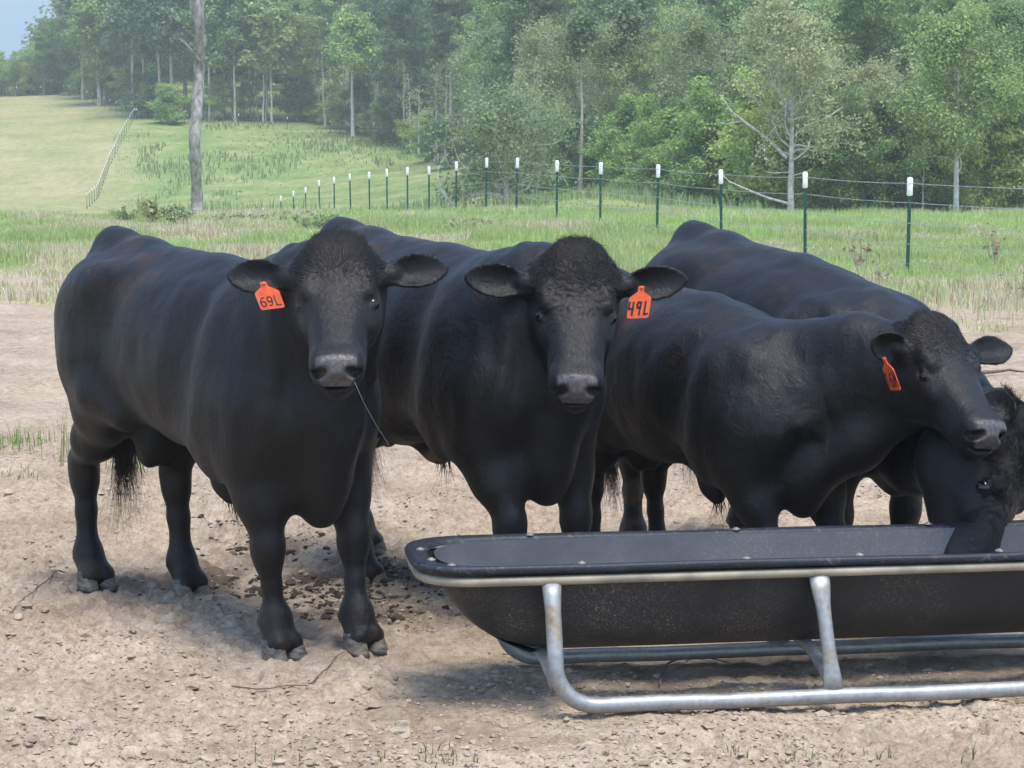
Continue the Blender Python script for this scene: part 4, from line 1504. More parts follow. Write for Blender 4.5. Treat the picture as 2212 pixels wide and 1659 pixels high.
def bull(spec, quick=1.0):
    S = spec.get('S', 1.0)
    hx, hy = unit(spec['heading'])[:2]
    yaw = math.atan2(hy, hx)
    mid = np.array([*spec['mid'], 0.0])
    Rw = np.array([[hx, -hy, 0], [hy, hx, 0], [0, 0, 1.0]])      # local -> world
    gz = spec.get('ground', 0.010)

    def loc(p):                                                 # world point -> local (unscaled unit bull)
        p = np.asarray(p, float) - mid - np.array([0, 0, gz])
        return (Rw.T @ p) / S

    root = empty("bull", (mid[0], mid[1], gz), yaw)
    tag(root, spec['label'], 'bull')
    r_ = np.random.default_rng(spec.get('seed', 1))
    HS = spec.get('hs', 1.0) / S
    HP = loc(spec['poll']); ha = unit(Rw.T @ unit(spec['haxis'])); hu = np.asarray(Rw.T @ np.asarray(spec['hup'], float))
    hu = unit(hu - ha * (ha @ hu)); hside = np.cross(hu, ha)      # left side of the head
    HR = np.stack([ha, hside, hu], 1)

    def H(x, y, z):
        return HP + HR @ (np.array([x, y, z]) * HS)
    # field extents
    hc = np.array([H(x, y, z) for x in (-.1, .62) for y in (-.36, .36) for z in (-.30, .12)])
    flo, fhi = hc.min(0), hc.max(0)
    lo = np.minimum([-1.02, -.52, -0.02], flo - .02); hi = np.maximum([.98, .52, 1.48], fhi + .02)
    cs, fs = 0.0145 * quick, 0.0068 * quick
    F = Field(axis_pts(lo[0], hi[0], flo[0], fhi[0], cs, fs), axis_pts(lo[1], hi[1], flo[1], fhi[1], cs, fs), axis_pts(lo[2], hi[2], flo[2], fhi[2], cs, fs))
    I3 = np.eye(3)
    # torso
    gw = spec.get('girth', 1.0)
    tb = [(x, t + spec.get('dtop', 0) * max(0, x) , b, w * gw) for x, t, b, w in TORSO]
    tilt = spec.get('front_drop', 0.0)
    bl = spec.get('belly', 0.0)
    sl, ris = spec.get('slope', 0.0), spec.get('rise', 0.0)
    tb = [(x, t - sl * (x + .6), b - bl * math.exp(-((x + .30) / .35) ** 2) + ris * max(0, x + .15) * (1 if x < .5 else .6), w) for x, t, b, w in tb]
    tb = [(x, t - tilt * max(0, x - 0.1), b, w) for x, t, b, w in tb]
    F.loft((0, 0, 0), I3, tb, k=.04, p=2.25, shape=-0.06)
    # spine, tailhead, hip bones
    F.chain([(-.80, 0, 1.29), (-.55, 0, 1.275), (0, 0, 1.235 - sl * .6), (.45, 0, 1.215 - tilt * .4 - sl)], [.05, .055, .06, .06], k=.10)
    F.ell((-.79, 0, 1.33), (.085, .05, .055), k=.10)
    for s_ in (1, -1):
        F.ell((-.52, s_ * .215, 1.195), (.12, .05, .05), k=.16)
        F.ell((-.84, s_ * .12, 1.16), (.06, .05, .07), k=.10)
        F.ell((.46, s_ * .19 * gw, .97 - tilt * .35 - sl), (.18, .10, .27), k=.11)        # shoulder blade
        F.ell((.57, s_ * .17 * gw, .82), (.14, .10, .15), k=.09)         # point of shoulder
        F.ell((.34, s_ * .27 * gw, .82), (.12, .07, .24), k=.14)
        F.ell((-.66, s_ * .18 * gw, .98), (.22, .145, .26), k=.12)       # rump / thigh
        F.ell((-.64, s_ * .155 * gw, .88), (.13, .125, .17), k=.09)
    # brisket
    bz = spec.get('brisket', .46)
    F.ell((.54, 0, .69), (.16, .09, .12), k=.08)
    F.ell((.63, 0, bz + .14), (.10, .042, .12), k=.08)
    F.cap((.50, 0, bz + .16), (.655, 0, bz + .040), .045, .030, k=.07)
    # legs: spec['legs'] = {FR, FL, HR, HL: (x, y) hoof positions local}
    hoofs = []
    for key in ('FL', 'FR', 'HL', 'HR'):
        sgn = 1 if key[1] == 'L' else -1
        fx, fy = spec['legs'][key][:2]
        bend = spec['legs'][key][2] if len(spec['legs'][key]) > 2 else 0.0
        if key[0] == 'F':
            el = np.array([.50, sgn * .19 * gw, .67]); kn = np.array([.50 + (fx - .50) * .55 + .012 + bend, sgn * .19 + (fy - sgn * .19) * .55, .355])
            fe = np.array([fx - .015, fy, .125]); ft = np.array([fx + .015, fy, .06])
            F.cap((.50, sgn * .20 * gw, .84), el, .135, .118, k=.08)
            F.chain([el, el * .55 + kn * .45, kn + (0, 0, .05)], [.110, .080, .056], k=.06)
            F.ell(kn, (.055, .053, .075), k=.04)
            F.chain([kn, kn * .5 + fe * .5, fe], [.050, .032, .044], k=.03)
            F.ell(fe + (0, 0, 0), (.052, .052, .055), k=.04)
            F.cap(fe, ft, .048, .054, k=.03)
        else:
            st = np.array([-.50 + (fx + .62) * .3, sgn * .19 * gw, .70]); hk = np.array([fx - .058 + bend, fy * .96, .46])
            fe = np.array([fx - .03, fy, .125]); ft = np.array([fx + .012, fy, .06])
            F.cap((-.58, sgn * .17 * gw, .92), st, .145, .100, k=.09)
            F.chain([(-.62, sgn * .16 * gw, .90), (-.60 + (fx + .62) * .2, sgn * .165, .74)], [.12, .075], k=.08)
            F.chain([st + (-.10, -sgn * .02, -.02), (st + hk) / 2 + (-.015, 0, .015), hk + (.015, 0, .05)], [.10, .080, .054], k=.07)
            F.chain([hk + (-.035, 0, .035), hk + (0, 0, -.06)], [.040, .044], k=.04)      # point of hock
            F.ell(hk + (.01, 0, -.01), (.058, .047, .075), k=.04)
            F.chain([hk, hk * .5 + fe * .5, fe], [.049, .035, .044], k=.03)
            F.ell(fe, (.052, .050, .055), k=.04)
            F.cap(fe, ft, .046, .053, k=.03)
        for q in (1, -1):                                               # dew claws, toes
            F.ell(fe + (-.052, q * .026, -.015), (.018, .015, .022), k=.015)
            F.cap(ft + (0, q * .026, .01), ft + (.03, q * .032, -.006), .034, .034, k=.02)
        hoofs.append((key, fx, fy))
    for s_ in (1, -1):
        F.cap((.24, s_ * .43 * gw, 1.16), (.20, s_ * .46 * gw, .82), .072, .06, k=.12, sub=True)      # behind the shoulder
        F.cap((-.36, s_ * .40 * gw, 1.18), (-.30, s_ * .435 * gw, .98), .06, .05, k=.10, sub=True)      # flank hollow
    # sheath and scrotum
    shx = spec.get('sheath_x', -.02)
    shz, sll = spec.get('sheath', (.60, 1.0))
    F.chain([(shx + .02, 0, shz), (shx + .05, 0, shz - .085 * sll), (shx + .085, 0, shz - .135 * sll)], [.03 + .045 * sll, .028 + .017 * sll, .028], k=.07)
    F.cap((-.46, 0, .72), (-.49, 0, .60), .055, .06, k=.07)
    for s_ in (1, -1):
        F.ell((-.49, s_ * .035, .585), (.060, .050, .085), k=.04)
    # flank fold
    for s_ in (1, -1):
        F.cap((-.36, s_ * .20, .72), (-.50, s_ * .20, .80), .05, .09, k=.08)
    # neck, from the withers to the back of the head
    nb = np.array([.38, 0, 1.0 - tilt * .35 - sl])
    ne = H(.03, 0, -.10)
    ax = unit(ne - nb); L = np.linalg.norm(ne - nb)
    upv = np.array([0, 0, 1.0]) if abs(ax[2]) < .8 else np.array([1.0, 0, .3])
    upn = unit(upv - ax * (ax @ upv)); sdn = np.cross(upn, ax)
    NR = np.stack([ax, sdn, upn], 1)
    ns = spec.get('neck', 1.0)
    F.loft(nb, NR, [(-.05, .20 * ns, -.26, .19 * gw), (.10, .225 * ns, -.28, .205 * gw), (L * .5, .205 * ns, -.25, .175 * gw), (L * .78, .185, -.21, .145), (L, .125, -.15, .115), (L + .05, .08, -.10, .08)], k=.11, p=2.1)
    for s_ in (1, -1):                                                   # fills the hollow between shoulder and neck
        F.cap((.50, s_ * .13 * gw, .95 - tilt * .35 - sl), (nb + ne) / 2 + np.array([0, s_ * .06, -.06]), .115, .10, k=.13)
    # crest
    c1 = nb + NR @ np.array([.12, 0, .14 * ns]); c2 = nb + NR @ np.array([L * .62, 0, .13])
    F.cap(c1, c2, .10, .085, k=.10)
    # dewlap: throat to brisket
    th = H(.17, 0, -.23)
    br = np.array([.64, 0, bz + .15])
    md = (th + br) / 2 + np.array([-.01, 0, -.02])
    dws = .055
    F.chain([th, md, br], [.06, dws, .07], k=.13)
    # folds of loose skin at the neck
    for i, yy in enumerate(spec.get('folds', ())):
        a_ = H(.02, yy, -.10); b_ = np.array([.60, yy * 1.4, .72])
        F.cap(a_, a_ * .4 + b_ * .6, .03, .03, k=.06)
    # head
    F.loft(HP, HR, [(a * HS, b * HS, c * HS, d * HS) for a, b, c, d in HEAD], k=.05, p=2.5, shape=0.10)
    h = HS
    F.ell(H(.0, 0, .022), np.array([.07, .085, .032]) * h, HR, k=.05)                    # poll
    F.ell(H(.05, 0, -.035), np.array([.09, .138, .070]) * h, HR, k=.05)
    for s_ in (1, -1):
        F.ell(H(.13, s_ * .078, -.165), np.array([.125, .060, .110]) * h, HR, k=.05)         # jowl
        F.ell(H(.165, s_ * .102, -.008), np.array([.055, .028, .026]) * h, HR, k=.035)       # brow
        F.ell(H(.235, s_ * .102, -.085), np.array([.07, .022, .03]) * h, HR, k=.04)          # cheek bone
        F.ell(H(.485, s_ * .052, -.055), np.array([.055, .036, .045]) * h, HR, k=.03)        # nostril wing
        F.ell(H(.42, s_ * .055, -.12), np.array([.085, .034, .045]) * h, HR, k=.04)
        F.ell(H(.215, s_ * .132, -.050), np.array([.026, .020, .018]) * h, HR, k=.012, sub=True)
        # lids
        F.cap(H(.192, s_ * .124, -.032), H(.238, s_ * .119, -.042), .0085 * h, .007 * h, k=.012)
        F.cap(H(.192, s_ * .121, -.068), H(.238, s_ * .117, -.062), .007 * h, .006 * h, k=.012)
    F.ell(H(.50, 0, -.055), np.array([.045, .06, .05]) * h, HR, k=.03)                       # nose pad
    F.ell(H(.480, 0, -.158), np.array([.062, .052, .046]) * h, HR, k=.025)                   # chin
    F.ell(H(.535, 0, -.114), np.array([.045, .062, .0055]) * h, HR, k=.012, sub=True)          # mouth
    for s_ in (1, -1):
        F.cap(H(.552, s_ * .046, -.034), H(.525, s_ * .068, -.066), .0195 * h, .015 * h, k=.010, sub=True)
        F.cap(H(.535, s_ * .066, -.060), H(.50, s_ * .074, -.072), .010 * h, .006 * h, k=.012, sub=True)
    # ears
    ears = {}
    for s_, key in ((1, 'earL'), (-1, 'earR')):
        e = spec[key]                                                                       # a (dir), c (opening) in head coords
        a = HR @ np.asarray(e[0], float); c = HR @ np.asarray(e[1], float)
        rt = H(.075, s_ * .128, -.060)
        EL = .225 * h * (e[2] if len(e) > 2 else 1); EW = .061 * h
        F.cap(rt - unit(a) * .02, rt + unit(a) * .05 * h, .042 * h, .032 * h, k=.04)
        F.ear(rt + unit(a) * .025 * h, a, c, EL, EW, cup=e[3] if len(e) > 3 else .55, th=.0068, k=.022)
        ears[key] = (rt, unit(a), unit(c), EL, EW)
    V, Q = F.surface()
    V = lap(V, Q, 2, 0.45)
    nn = normals(V, Q)
    if (nn * (V - np.array([0, 0, .9]))).sum() < 0:
        Q = Q[:, ::-1]; nn = -nn
    # muscle and skin relief: wrinkles on the neck, slight lumps
    hp = (V - HP) @ HR / HS                                           # head coords
    nk = np.exp(-((V[:, 0] - .62) / .2) ** 2) * sstep(.6, .9, V[:, 2])
    disp = .006 * fbm(V[:, 0] * 4, V[:, 1] * 4, V[:, 2] * 3, 3, 5)
    disp += spec.get("wrinkle", .0045) * nk * np.sin(V[:, 0] * 42 + V[:, 1] * 30 + 3 * fbm(V[:, 0] * 3, V[:, 1] * 3, V[:, 2] * 2, 2, 9))
    disp += .0040 * fbm(V[:, 0] * 11, V[:, 1] * 11, V[:, 2] * 5, 2, 12) * sstep(.3, .6, V[:, 2])
    fw = sstep(-.14, -.04, hp[:, 0]) * sstep(.72, .58, hp[:, 0]) * sstep(.21, .16, np.abs(hp[:, 1])) * sstep(-.36, -.20, hp[:, 2] - .25 * np.minimum(0, .2 - hp[:, 0]))
    face = (hp[:, 0] > -.1) & (hp[:, 0] < .6) & (np.abs(hp[:, 1]) < .17) & (hp[:, 2] > -.32) & (hp[:, 2] < .14)
    curl = face * sstep(.40, .12, hp[:, 0]) * sstep(-.09, -.02, hp[:, 2])
    q = hp * 1.0
    warp = fbm(q[:, 0] * 14, q[:, 1] * 14, q[:, 2] * 14, 3, 31)
    wav = np.sin(q[:, 0] * 190 - np.abs(q[:, 1]) * 60 + warp * 9.0)
    disp = disp * (1 - .75 * fw) + .0017 * curl * wav * spec.get('curly', 1.0) + .0024 * curl * spec.get('curly', 1.0) * fbm(q[:, 0] * 38, q[:, 1] * 22, q[:, 2] * 22, 3, 33)
    earm = sstep(.13, .18, np.abs(hp[:, 1])) * sstep(.50, .42, np.abs(hp[:, 1])) * sstep(-.20, -.12, hp[:, 2]) * sstep(-.16, -.08, hp[:, 0]) * sstep(.30, .20, hp[:, 0])
    disp = disp * (1 - earm)
    V = V + nn * disp[:, None]
    # colouring of the coat
    base = np.array([.0042, .0043, .0050])
    tint = np.tile(base, (len(V), 1))

    def paint(mask, col):
        nonlocal tint
        tint = tint * (1 - mask[:, None]) + np.asarray(col)[None] * mask[:, None]
    rust = sstep(.05, .7, fbm(V[:, 0] * 5, V[:, 1] * 5, V[:, 2] * 5, 3, 21)) * sstep(1.0, 1.2, V[:, 2]) * (V[:, 0] < .3)
    paint(rust * .9 * spec.get('rust', 1), (.024, .0150, .0105))
    paint(curl * .6 * spec.get('brown', .5), (.020, .015, .013))
    # dust on the lower legs
    dust = sstep(.30, .03, V[:, 2]) * sstep(-.3, .6, fbm(V[:, 0] * 18, V[:, 1] * 18, V[:, 2] * 14, 3, 4))
    paint(dust * spec.get('dust', .25), (.16, .12, .085))
    for (cx_, cy_, cz_, rr_, am) in spec.get('mud', ()):
        dd = np.sqrt((V[:, 0] - cx_) ** 2 + (V[:, 1] - cy_) ** 2 + ((V[:, 2] - cz_) / 1.6) ** 2)
        mk = sstep(rr_, rr_ * .4, dd) * sstep(-.25, .5, fbm(V[:, 0] * 14, V[:, 1] * 14, V[:, 2] * 14, 3, 8))
        paint(mk * am, (.15, .105, .07))
    for (p0, p1, wd, am) in spec.get('scuff', ()):                     # thin pale scrapes on the flank, local points
        p0 = np.asarray(p0, float); p1 = np.asarray(p1, float); ab = p1 - p0
        t = np.clip(((V - p0) @ ab) / (ab @ ab), 0, 1)
        dd = np.linalg.norm(V - p0 - t[:, None] * ab + .010 * fbm(V[:, 0] * 9, V[:, 1] * 9, V[:, 2] * 9, 2, 3)[:, None], axis=1)
        mk = sstep(wd, wd * .3, dd) * sstep(-.5, .3, fbm(V[:, 0] * 30, V[:, 1] * 30, V[:, 2] * 12, 2, 3))
        paint(mk * am, (.13, .11, .07))
    if spec.get('navel'):
        dd = np.sqrt(((V[:, 0] - shx - .06) / .10) ** 2 + (V[:, 1] / .06) ** 2 + ((V[:, 2] - shz + .10 * sll) / .05) ** 2)
        paint(sstep(1.1, .7, dd) * .9, (.22, .15, .10))
    # nose leather
    yy = np.abs(hp[:, 1])
    nose = face * sstep(.497, .512, hp[:, 0]) * sstep(-.112, -.106, hp[:, 2]) * sstep(.012, .000, hp[:, 2] - .2 * np.maximum(0, yy - .03)) * sstep(.073, .060, yy + np.maximum(0, -.060 - hp[:, 2]) * .6)
    paint(nose * .95, (.072, .072, .076))
    hole = np.zeros(len(V))
    for s_ in (1, -1):
        a_ = np.array([.548, s_ * .046, -.034]); b_ = np.array([.520, s_ * .067, -.066]); ab = b_ - a_
        t = np.clip(((hp - a_) @ ab) / (ab @ ab), 0, 1)
        hole = np.maximum(hole, sstep(.021, .015, np.linalg.norm(hp - a_ - t[:, None] * ab, axis=1)))
    paint(hole, (.010, .009, .009))
    # inside of the ears a little browner
    wet = nose * (1 - hole)
    obj = mesh_np("body", V * S, Q, M_HIDE, root, attrs={'tint': tint, 'wet': wet})
    # hooves
    for key, fx, fy in hoofs:
        mb = MB()
        for q_ in (1, -1):
            an = q_ * .10
            fw = np.array([math.cos(an), math.sin(an), 0]); sd_ = np.array([-math.sin(an), math.cos(an), 0])
            claw(mb, np.array([fx + .034, fy + q_ * .036, -.004]), fw, sd_, np.array([0, 0, 1.0]), .070, .037, .078)
        o = mb.build("hoof", M_HOOF, root)
        o.data.transform(Matrix.Scale(S, 4))
    # eyes
    for s_ in (1, -1):
        mb = MB()
        es = h * spec.get('eye', 1.0)
        c = H(.218, s_ * .117, -.050)
        th_ = np.linspace(0, math.pi, 11)
        mb.tube([c + hside * s_ * -math.cos(t) * .0235 * es for t in th_], [max(1e-4, math.sin(t)) * .0235 * es for t in th_], 16)
        o = mb.build("eye", M_EYE, root)
        o.data.transform(Matrix.Scale(S, 4))
    # hair on the poll, forehead and at the tail head: real strands
    sel = np.nonzero(face & (hp[:, 0] < .34) & (hp[:, 2] > -.05) & (np.abs(hp[:, 1]) < .15))[0]
    if len(sel):
        sel = sel[r_.random(len(sel)) < sstep(.34, .10, hp[sel, 0]) * .9 + .1]
        pick = r_.choice(sel, int(9000 * spec.get('hair_n', 1.0)))
        R0 = V[pick] + nn[pick] * -.001
        hpp = hp[pick]
        cw = .23
        flow = np.stack([(cw - hpp[:, 0]) * -1.0, hpp[:, 1] * 1.2, hpp[:, 2] * 0], 1)       # away from the whorl
        flow[:, 0] -= .02
        flow += r_.normal(0, .05 * spec.get('curly', 1), flow.shape)
        dv = flow @ HR.T
        dv -= nn[pick] * (dv * nn[pick]).sum(1)[:, None]
        dv /= np.linalg.norm(dv, axis=1)[:, None] + 1e-9
        ln = (.006 + .028 * sstep(.25, .02, hpp[:, 0])) * r_.uniform(.6, 1.3, len(pick)) * spec.get('hair_len', 1.0)
        hv, hq = strands(R0, dv, nn[pick], ln, .0007, 5, curl=spec.get('curly', 1) * .7, lift=.15, wave=.5 * spec.get('curly', 1), seed=3)
        o = mesh_np("poll_hair", hv * S, hq, M_HAIRB if spec.get('brown', .5) > .6 else M_HAIR, root)
    if len(sel):
        sel2 = sel[(hp[sel, 0] < .19) & (r_.random(len(sel)) < sstep(.21, .06, hp[sel, 0]))]
        pick = r_.choice(sel2, int(1300 * spec.get('hair_n', 1.0)))
        hpp = hp[pick]
        flow = np.stack([(.23 - hpp[:, 0]) * -1.0 - .02, hpp[:, 1] * 1.2, hpp[:, 2] * 0], 1) + r_.normal(0, .07 * spec.get('curly', 1), (len(pick), 3))
        dv = flow @ HR.T
        dv -= nn[pick] * (dv * nn[pick]).sum(1)[:, None]
        dv /= np.linalg.norm(dv, axis=1)[:, None] + 1e-9
        ln = (.018 + .036 * sstep(.25, .02, hpp[:, 0])) * r_.uniform(.6, 1.3, len(pick)) * spec.get('hair_len', 1.0)
        hv, hq = strands(V[pick] + nn[pick] * .001, dv, nn[pick], ln, .0019, 7, curl=spec.get('curly', 1) * .9, lift=.06, wave=.75 * spec.get('curly', 1), seed=4)
        mesh_np("poll_locks", hv * S, hq, M_HAIRB if spec.get('brown', .5) > .6 else M_HAIR, root)
    for key in ('earL', 'earR'):                                        # fringe of the ear rim
        rt, a, c, EL, EW = ears[key]
        b = np.cross(a, c)
        d = V - (rt + a * .025 * h)
        pa, pb, pc = d @ a, d @ b, d @ c
        m = np.nonzero((pa > EL * .1) & (pa < EL * 1.03) & (np.abs(pc) < EW * 1.0) & (np.abs(pb) > EW * .35) & (np.abs(pb) < EW * 1.1))[0]
        if len(m) > 10:
            pick = r_.choice(m, 700)
            dv = a[None] * .8 + b[None] * np.sign(pb[pick])[:, None] * .6 + c * .15 + r_.normal(0, .25, (len(pick), 3))
            dv /= np.linalg.norm(dv, axis=1)[:, None]
            hv, hq = strands(V[pick], dv, nn[pick], r_.uniform(.004, .011, len(pick)) * spec.get('ear_fringe', 1), .0005, 4, curl=.3, lift=.1, seed=5)
            mesh_np("ear_fringe", hv * S, hq, M_HAIR, root)
    # tuft on the tail head
    n = 26
    R0 = np.stack([r_.uniform(-.84, -.76, n), r_.normal(0, .012, n), np.full(n, 1.365)], 1)
    dv = np.tile([-.5, 0, .5], (n, 1)) + r_.normal(0, .35, (n, 3)); dv /= np.linalg.norm(dv, axis=1)[:, None]
    hv, hq = strands(R0, dv, np.tile([0, 0, 1.0], (n, 1)), r_.uniform(.015, .045, n), .002, 5, curl=.5, lift=.5, seed=8)
    mesh_np("tail_head_tuft", hv * S, hq, M_HAIR, root)
    # hair of the sheath
    n = 26
    R0 = np.stack([r_.normal(shx + .09, .012, n), r_.normal(0, .012, n), r_.uniform(shz - .155 * sll, shz - .13 * sll, n)], 1)
    dv = np.tile([.1, 0, -1.0], (n, 1)) + r_.normal(0, .16, (n, 3)); dv /= np.linalg.norm(dv, axis=1)[:, None]
    hv, hq = strands(R0, dv, np.tile([1.0, 0, 0], (n, 1)), r_.uniform(.05, .16, n), .0022, 8, curl=.25, lift=.05, wave=.12, seed=9)
    mesh_np("sheath_hair", hv * S, hq, M_HAIR, root)
    # tail
    tx, ty = spec.get('tail', (-.80, 0.0))
    mb = MB()
    tp = np.array([(-.82, 0, 1.33), (-.90, 0, 1.24), (-.905, ty * .3, 1.05), (-.87, ty * .7, .82), (tx, ty, .62)])
    tt = np.linspace(0, 4, 24)
    tp = np.stack([np.interp(tt, range(5), tp[:, i]) for i in range(3)], 1)
    for _ in range(3): tp[1:-1] = (tp[:-2] + tp[1:-1] * 2 + tp[2:]) / 4
    mb.tube(tp, np.linspace(.036, .016, 24), 10)
    tl = mb.build("tail", M_HAIR, root)
    tl.data.transform(Matrix.Scale(S, 4))
    n = 420
    R0 = np.stack([r_.normal(tx, .016, n), r_.normal(ty, .016, n), r_.uniform(.56, .72, n)], 1)
    dv = np.tile([.06, .0, -1.0], (n, 1)) + r_.normal(0, .09, (n, 3)); dv /= np.linalg.norm(dv, axis=1)[:, None]
    hv, hq = strands(R0, dv, np.tile([1.0, 0, 0], (n, 1)), r_.uniform(.16, .38, n), .0026, 9, curl=.22, lift=.02, wave=.16, seed=10)
    mesh_np("tail_switch", hv * S, hq, M_HAIR, root)
    return dict(root=root, H=H, Rw=Rw, S=S, mid=mid, gz=gz, ears=ears, HR=HR)


def legs_from(mid, heading, S, pts, extra=None):
    """world hoof points -> local"""
    h_ = unit(heading); out = {}
    for k, (x, y) in pts.items():
        d = np.array([x - mid[0], y - mid[1]])
        out[k] = ((d @ h_) / S, (d @ np.array([-h_[1], h_[0]])) / S)
    return out


def local_of(B, w):
    return (B['Rw'].T @ (np.asarray(w, float) - B['mid'] - np.array([0, 0, B['gz']])))


QK = 1.0
specA = dict(label="black bull nearest the camera with orange ear tag 69L, facing forward", S=.985, girth=.80, heading=(.606, -.795), mid=(-1.022, 7.975),
             poll=at(728, 541, 7.32), haxis=(.045, -.78, -.62), hup=(0, -.6, .75), hs=.95, seed=1, brown=.55, curly=.4, hair_n=.6, neck=1.0,
             earL=((-.10, 1.0, .05), (.55, .1, .85)), earR=((-.10, -1.0, .02), (.55, -.1, .85)), hair_len=1.0, tail=(-.72, -.02), brisket=.44, dust=.10,
             scuff=[((-.55, -.25, 1.30), (-.40, -.30, 1.18), .012, .8), ((-.78, -.22, 1.1), (-.66, -.36, .80), .010, .9), ((-.66, -.36, .80), (-.60, -.36, .66), .008, .6)],
             folds=(-.16, .14))
specA['legs'] = legs_from(specA['mid'], specA['heading'], specA['S'], {'FR': on_z(602, 1424)[:2], 'FL': on_z(776, 1410)[:2], 'HR': on_z(200, 1272)[:2], 'HL': on_z(402, 1290)[:2]})
hB = unit((.56, -.83))
mB = np.array([.13, 7.86]) - hB * .66
specB = dict(sheath_x=-.13, sheath=(.575, .35), navel=1, belly=.12, rise=.16, girth=.86, label="black curly-faced bull with orange ear tag 49L standing behind the trough's left end", S=.995, heading=tuple(hB), mid=tuple(mB),
             poll=at(1245, 560, 7.78), haxis=(-.01, -.70, -.71), hup=(.03, -.7, .7), hs=.99, seed=2, brown=.35, curly=1.1, hair_n=1.1, hair_len=1.0,
             earL=((-.06, 1.0, .16), (.6, .1, .8), 1.05), earR=((-.06, -1.0, .08), (.55, -.15, .85), 1.05), tail=(-.80, .10), folds=(-.16, .14), brisket=.44)
specB['legs'] = {'FR': (.70, -.10), 'FL': (.66, .14), 'HR': (-.36, -.16), 'HL': (-.92, .17)}
hC = unit((.51, -.86))
mC = np.array([1.01, 7.80]) - hC * .56
specC = dict(wrinkle=.0015, belly=.09, rise=.22, eye=.85, label="smaller black bull with edge-on orange ear tag, looking right over the trough", S=.865, girth=.90, heading=tuple(hC), mid=tuple(mC),
             poll=at(2010, 712, 7.60), haxis=(.30, -.74, -.55), hup=(.38, -.58, .72), hs=.90, seed=3, brown=.4, curly=.9, hair_len=.9,
             earL=((-.12, 1.0, .16), (.35, .1, .9), 1.0), earR=((.05, -1.0, .30), (.75, -.2, .35), .68, .8), tail=(-.78, .0), front_drop=.20, rust=1.2, brisket=.47)
specC['legs'] = {'FR': (.66, -.12), 'FL': (.68, .17), 'HR': (-.62, -.17), 'HL': (-.60, .17)}
hD = unit((.459, -.888))
mD = np.array([1.39, 8.12]) - hD * .63
specD = dict(label="black bull feeding with its curly head down in the trough, behind the smaller bull", S=.975, girth=.95, heading=tuple(hD), mid=tuple(mD),
             poll=at(2218, 930, 7.56), haxis=(-.26, -.34, -.89), hup=(.84, -.5, -.1), hs=1.16, seed=4, brown=.2, curly=1.4, hair_n=1.5, hair_len=1.1,
             earL=((-.2, 1.0, -.1), (.5, .1, .8)), earR=((-1.0, -.22, .05), (.3, -1, .2), .55), tail=(-.80, .0), rust=.5, slope=.05, front_drop=.13, brisket=.44,
             mud=[(-.62, -.3, .1, .5, .5)])
specD['legs'] = {'FR': (.60, -.23), 'FL': (.58, .05), 'HR': (-.62, -.37), 'HL': (-.68, .20)}
# ------------------------------------------------------------------ feed trough
def mat_plastic():
    m, nt, b = new_mat("black_plastic")
    co = objcoord(nt)
    n = N(nt, 'TexNoise', Scale=3.0, Detail=6.0, Roughness=.65)
    nt.links.new(co, n.inputs['Vector'])
    v = N(nt, 'TexNoise', Scale=140.0, Detail=3.0, Roughness=.8)
    nt.links.new(co, v.inputs['Vector'])
    sp = ramp(nt, v.outputs[0], [(.545, (0, 0, 0)), (.64, (1, 1, 1))])
    pt = ramp(nt, n.outputs[0], [(.42, (0, 0, 0)), (.6, (1, 1, 1))])
    f = N(nt, 'Math', operation='MULTIPLY')
    nt.links.new(sp.outputs[0], f.inputs[0]); nt.links.new(pt.outputs[0], f.inputs[1])
    f2 = N(nt, 'Math', operation='MULTIPLY'); nt.links.new(f.outputs[0], f2.inputs[0]); f2.inputs[1].default_value = .6
    c0 = ramp(nt, n.outputs[0], [(.35, (.010, .011, .013)), (.7, (.028, .029, .031))]).outputs[0]
    inn = ramp(nt, n.outputs[0], [(.35, (.075, .077, .085)), (.7, (.115, .116, .122))]).outputs[0]
    c0 = mix(nt, attr(nt, 'inside').outputs['Fac'], c0, inn)
    c = mix(nt, f2.outputs[0], c0, (.26, .21, .15))
    nt.links.new(c, b.inputs['Base Color'])
    b.inputs['Roughness'].default_value = .5
    b.inputs['Specular IOR Level'].default_value = .4
    bump(nt, b, v.outputs[0], .25, .003)
    return m


def mat_rim():
    m, nt, b = new_mat("rim_plastic")
    co = objcoord(nt)
    n = N(nt, 'TexNoise', Scale=6.0, Detail=6.0, Roughness=.7)
    nt.links.new(objcoord(nt, (1, 6, 6)), n.inputs['Vector'])
    s = N(nt, 'TexNoise', Scale=26.0, Detail=7.0, Roughness=.8, Distortion=1.5)
    nt.links.new(co, s.inputs['Vector'])
    c0 = ramp(nt, n.outputs[0], [(.35, (.010, .011, .015)), (.66, (.015, .020, .036))]).outputs[0]
    sc_ = ramp(nt, s.outputs[0], [(.55, (0, 0, 0)), (.66, (1, 1, 1))])
    f = N(nt, 'Math', operation='MULTIPLY'); nt.links.new(sc_.outputs[0], f.inputs[0]); f.inputs[1].default_value = .45
    nt.links.new(mix(nt, f.outputs[0], c0, (.24, .21, .17)), b.inputs['Base Color'])
    b.inputs['Roughness'].default_value = .55
    b.inputs['Specular IOR Level'].default_value = .35
    bump(nt, b, s.outputs[0], .2, .003)
    return m


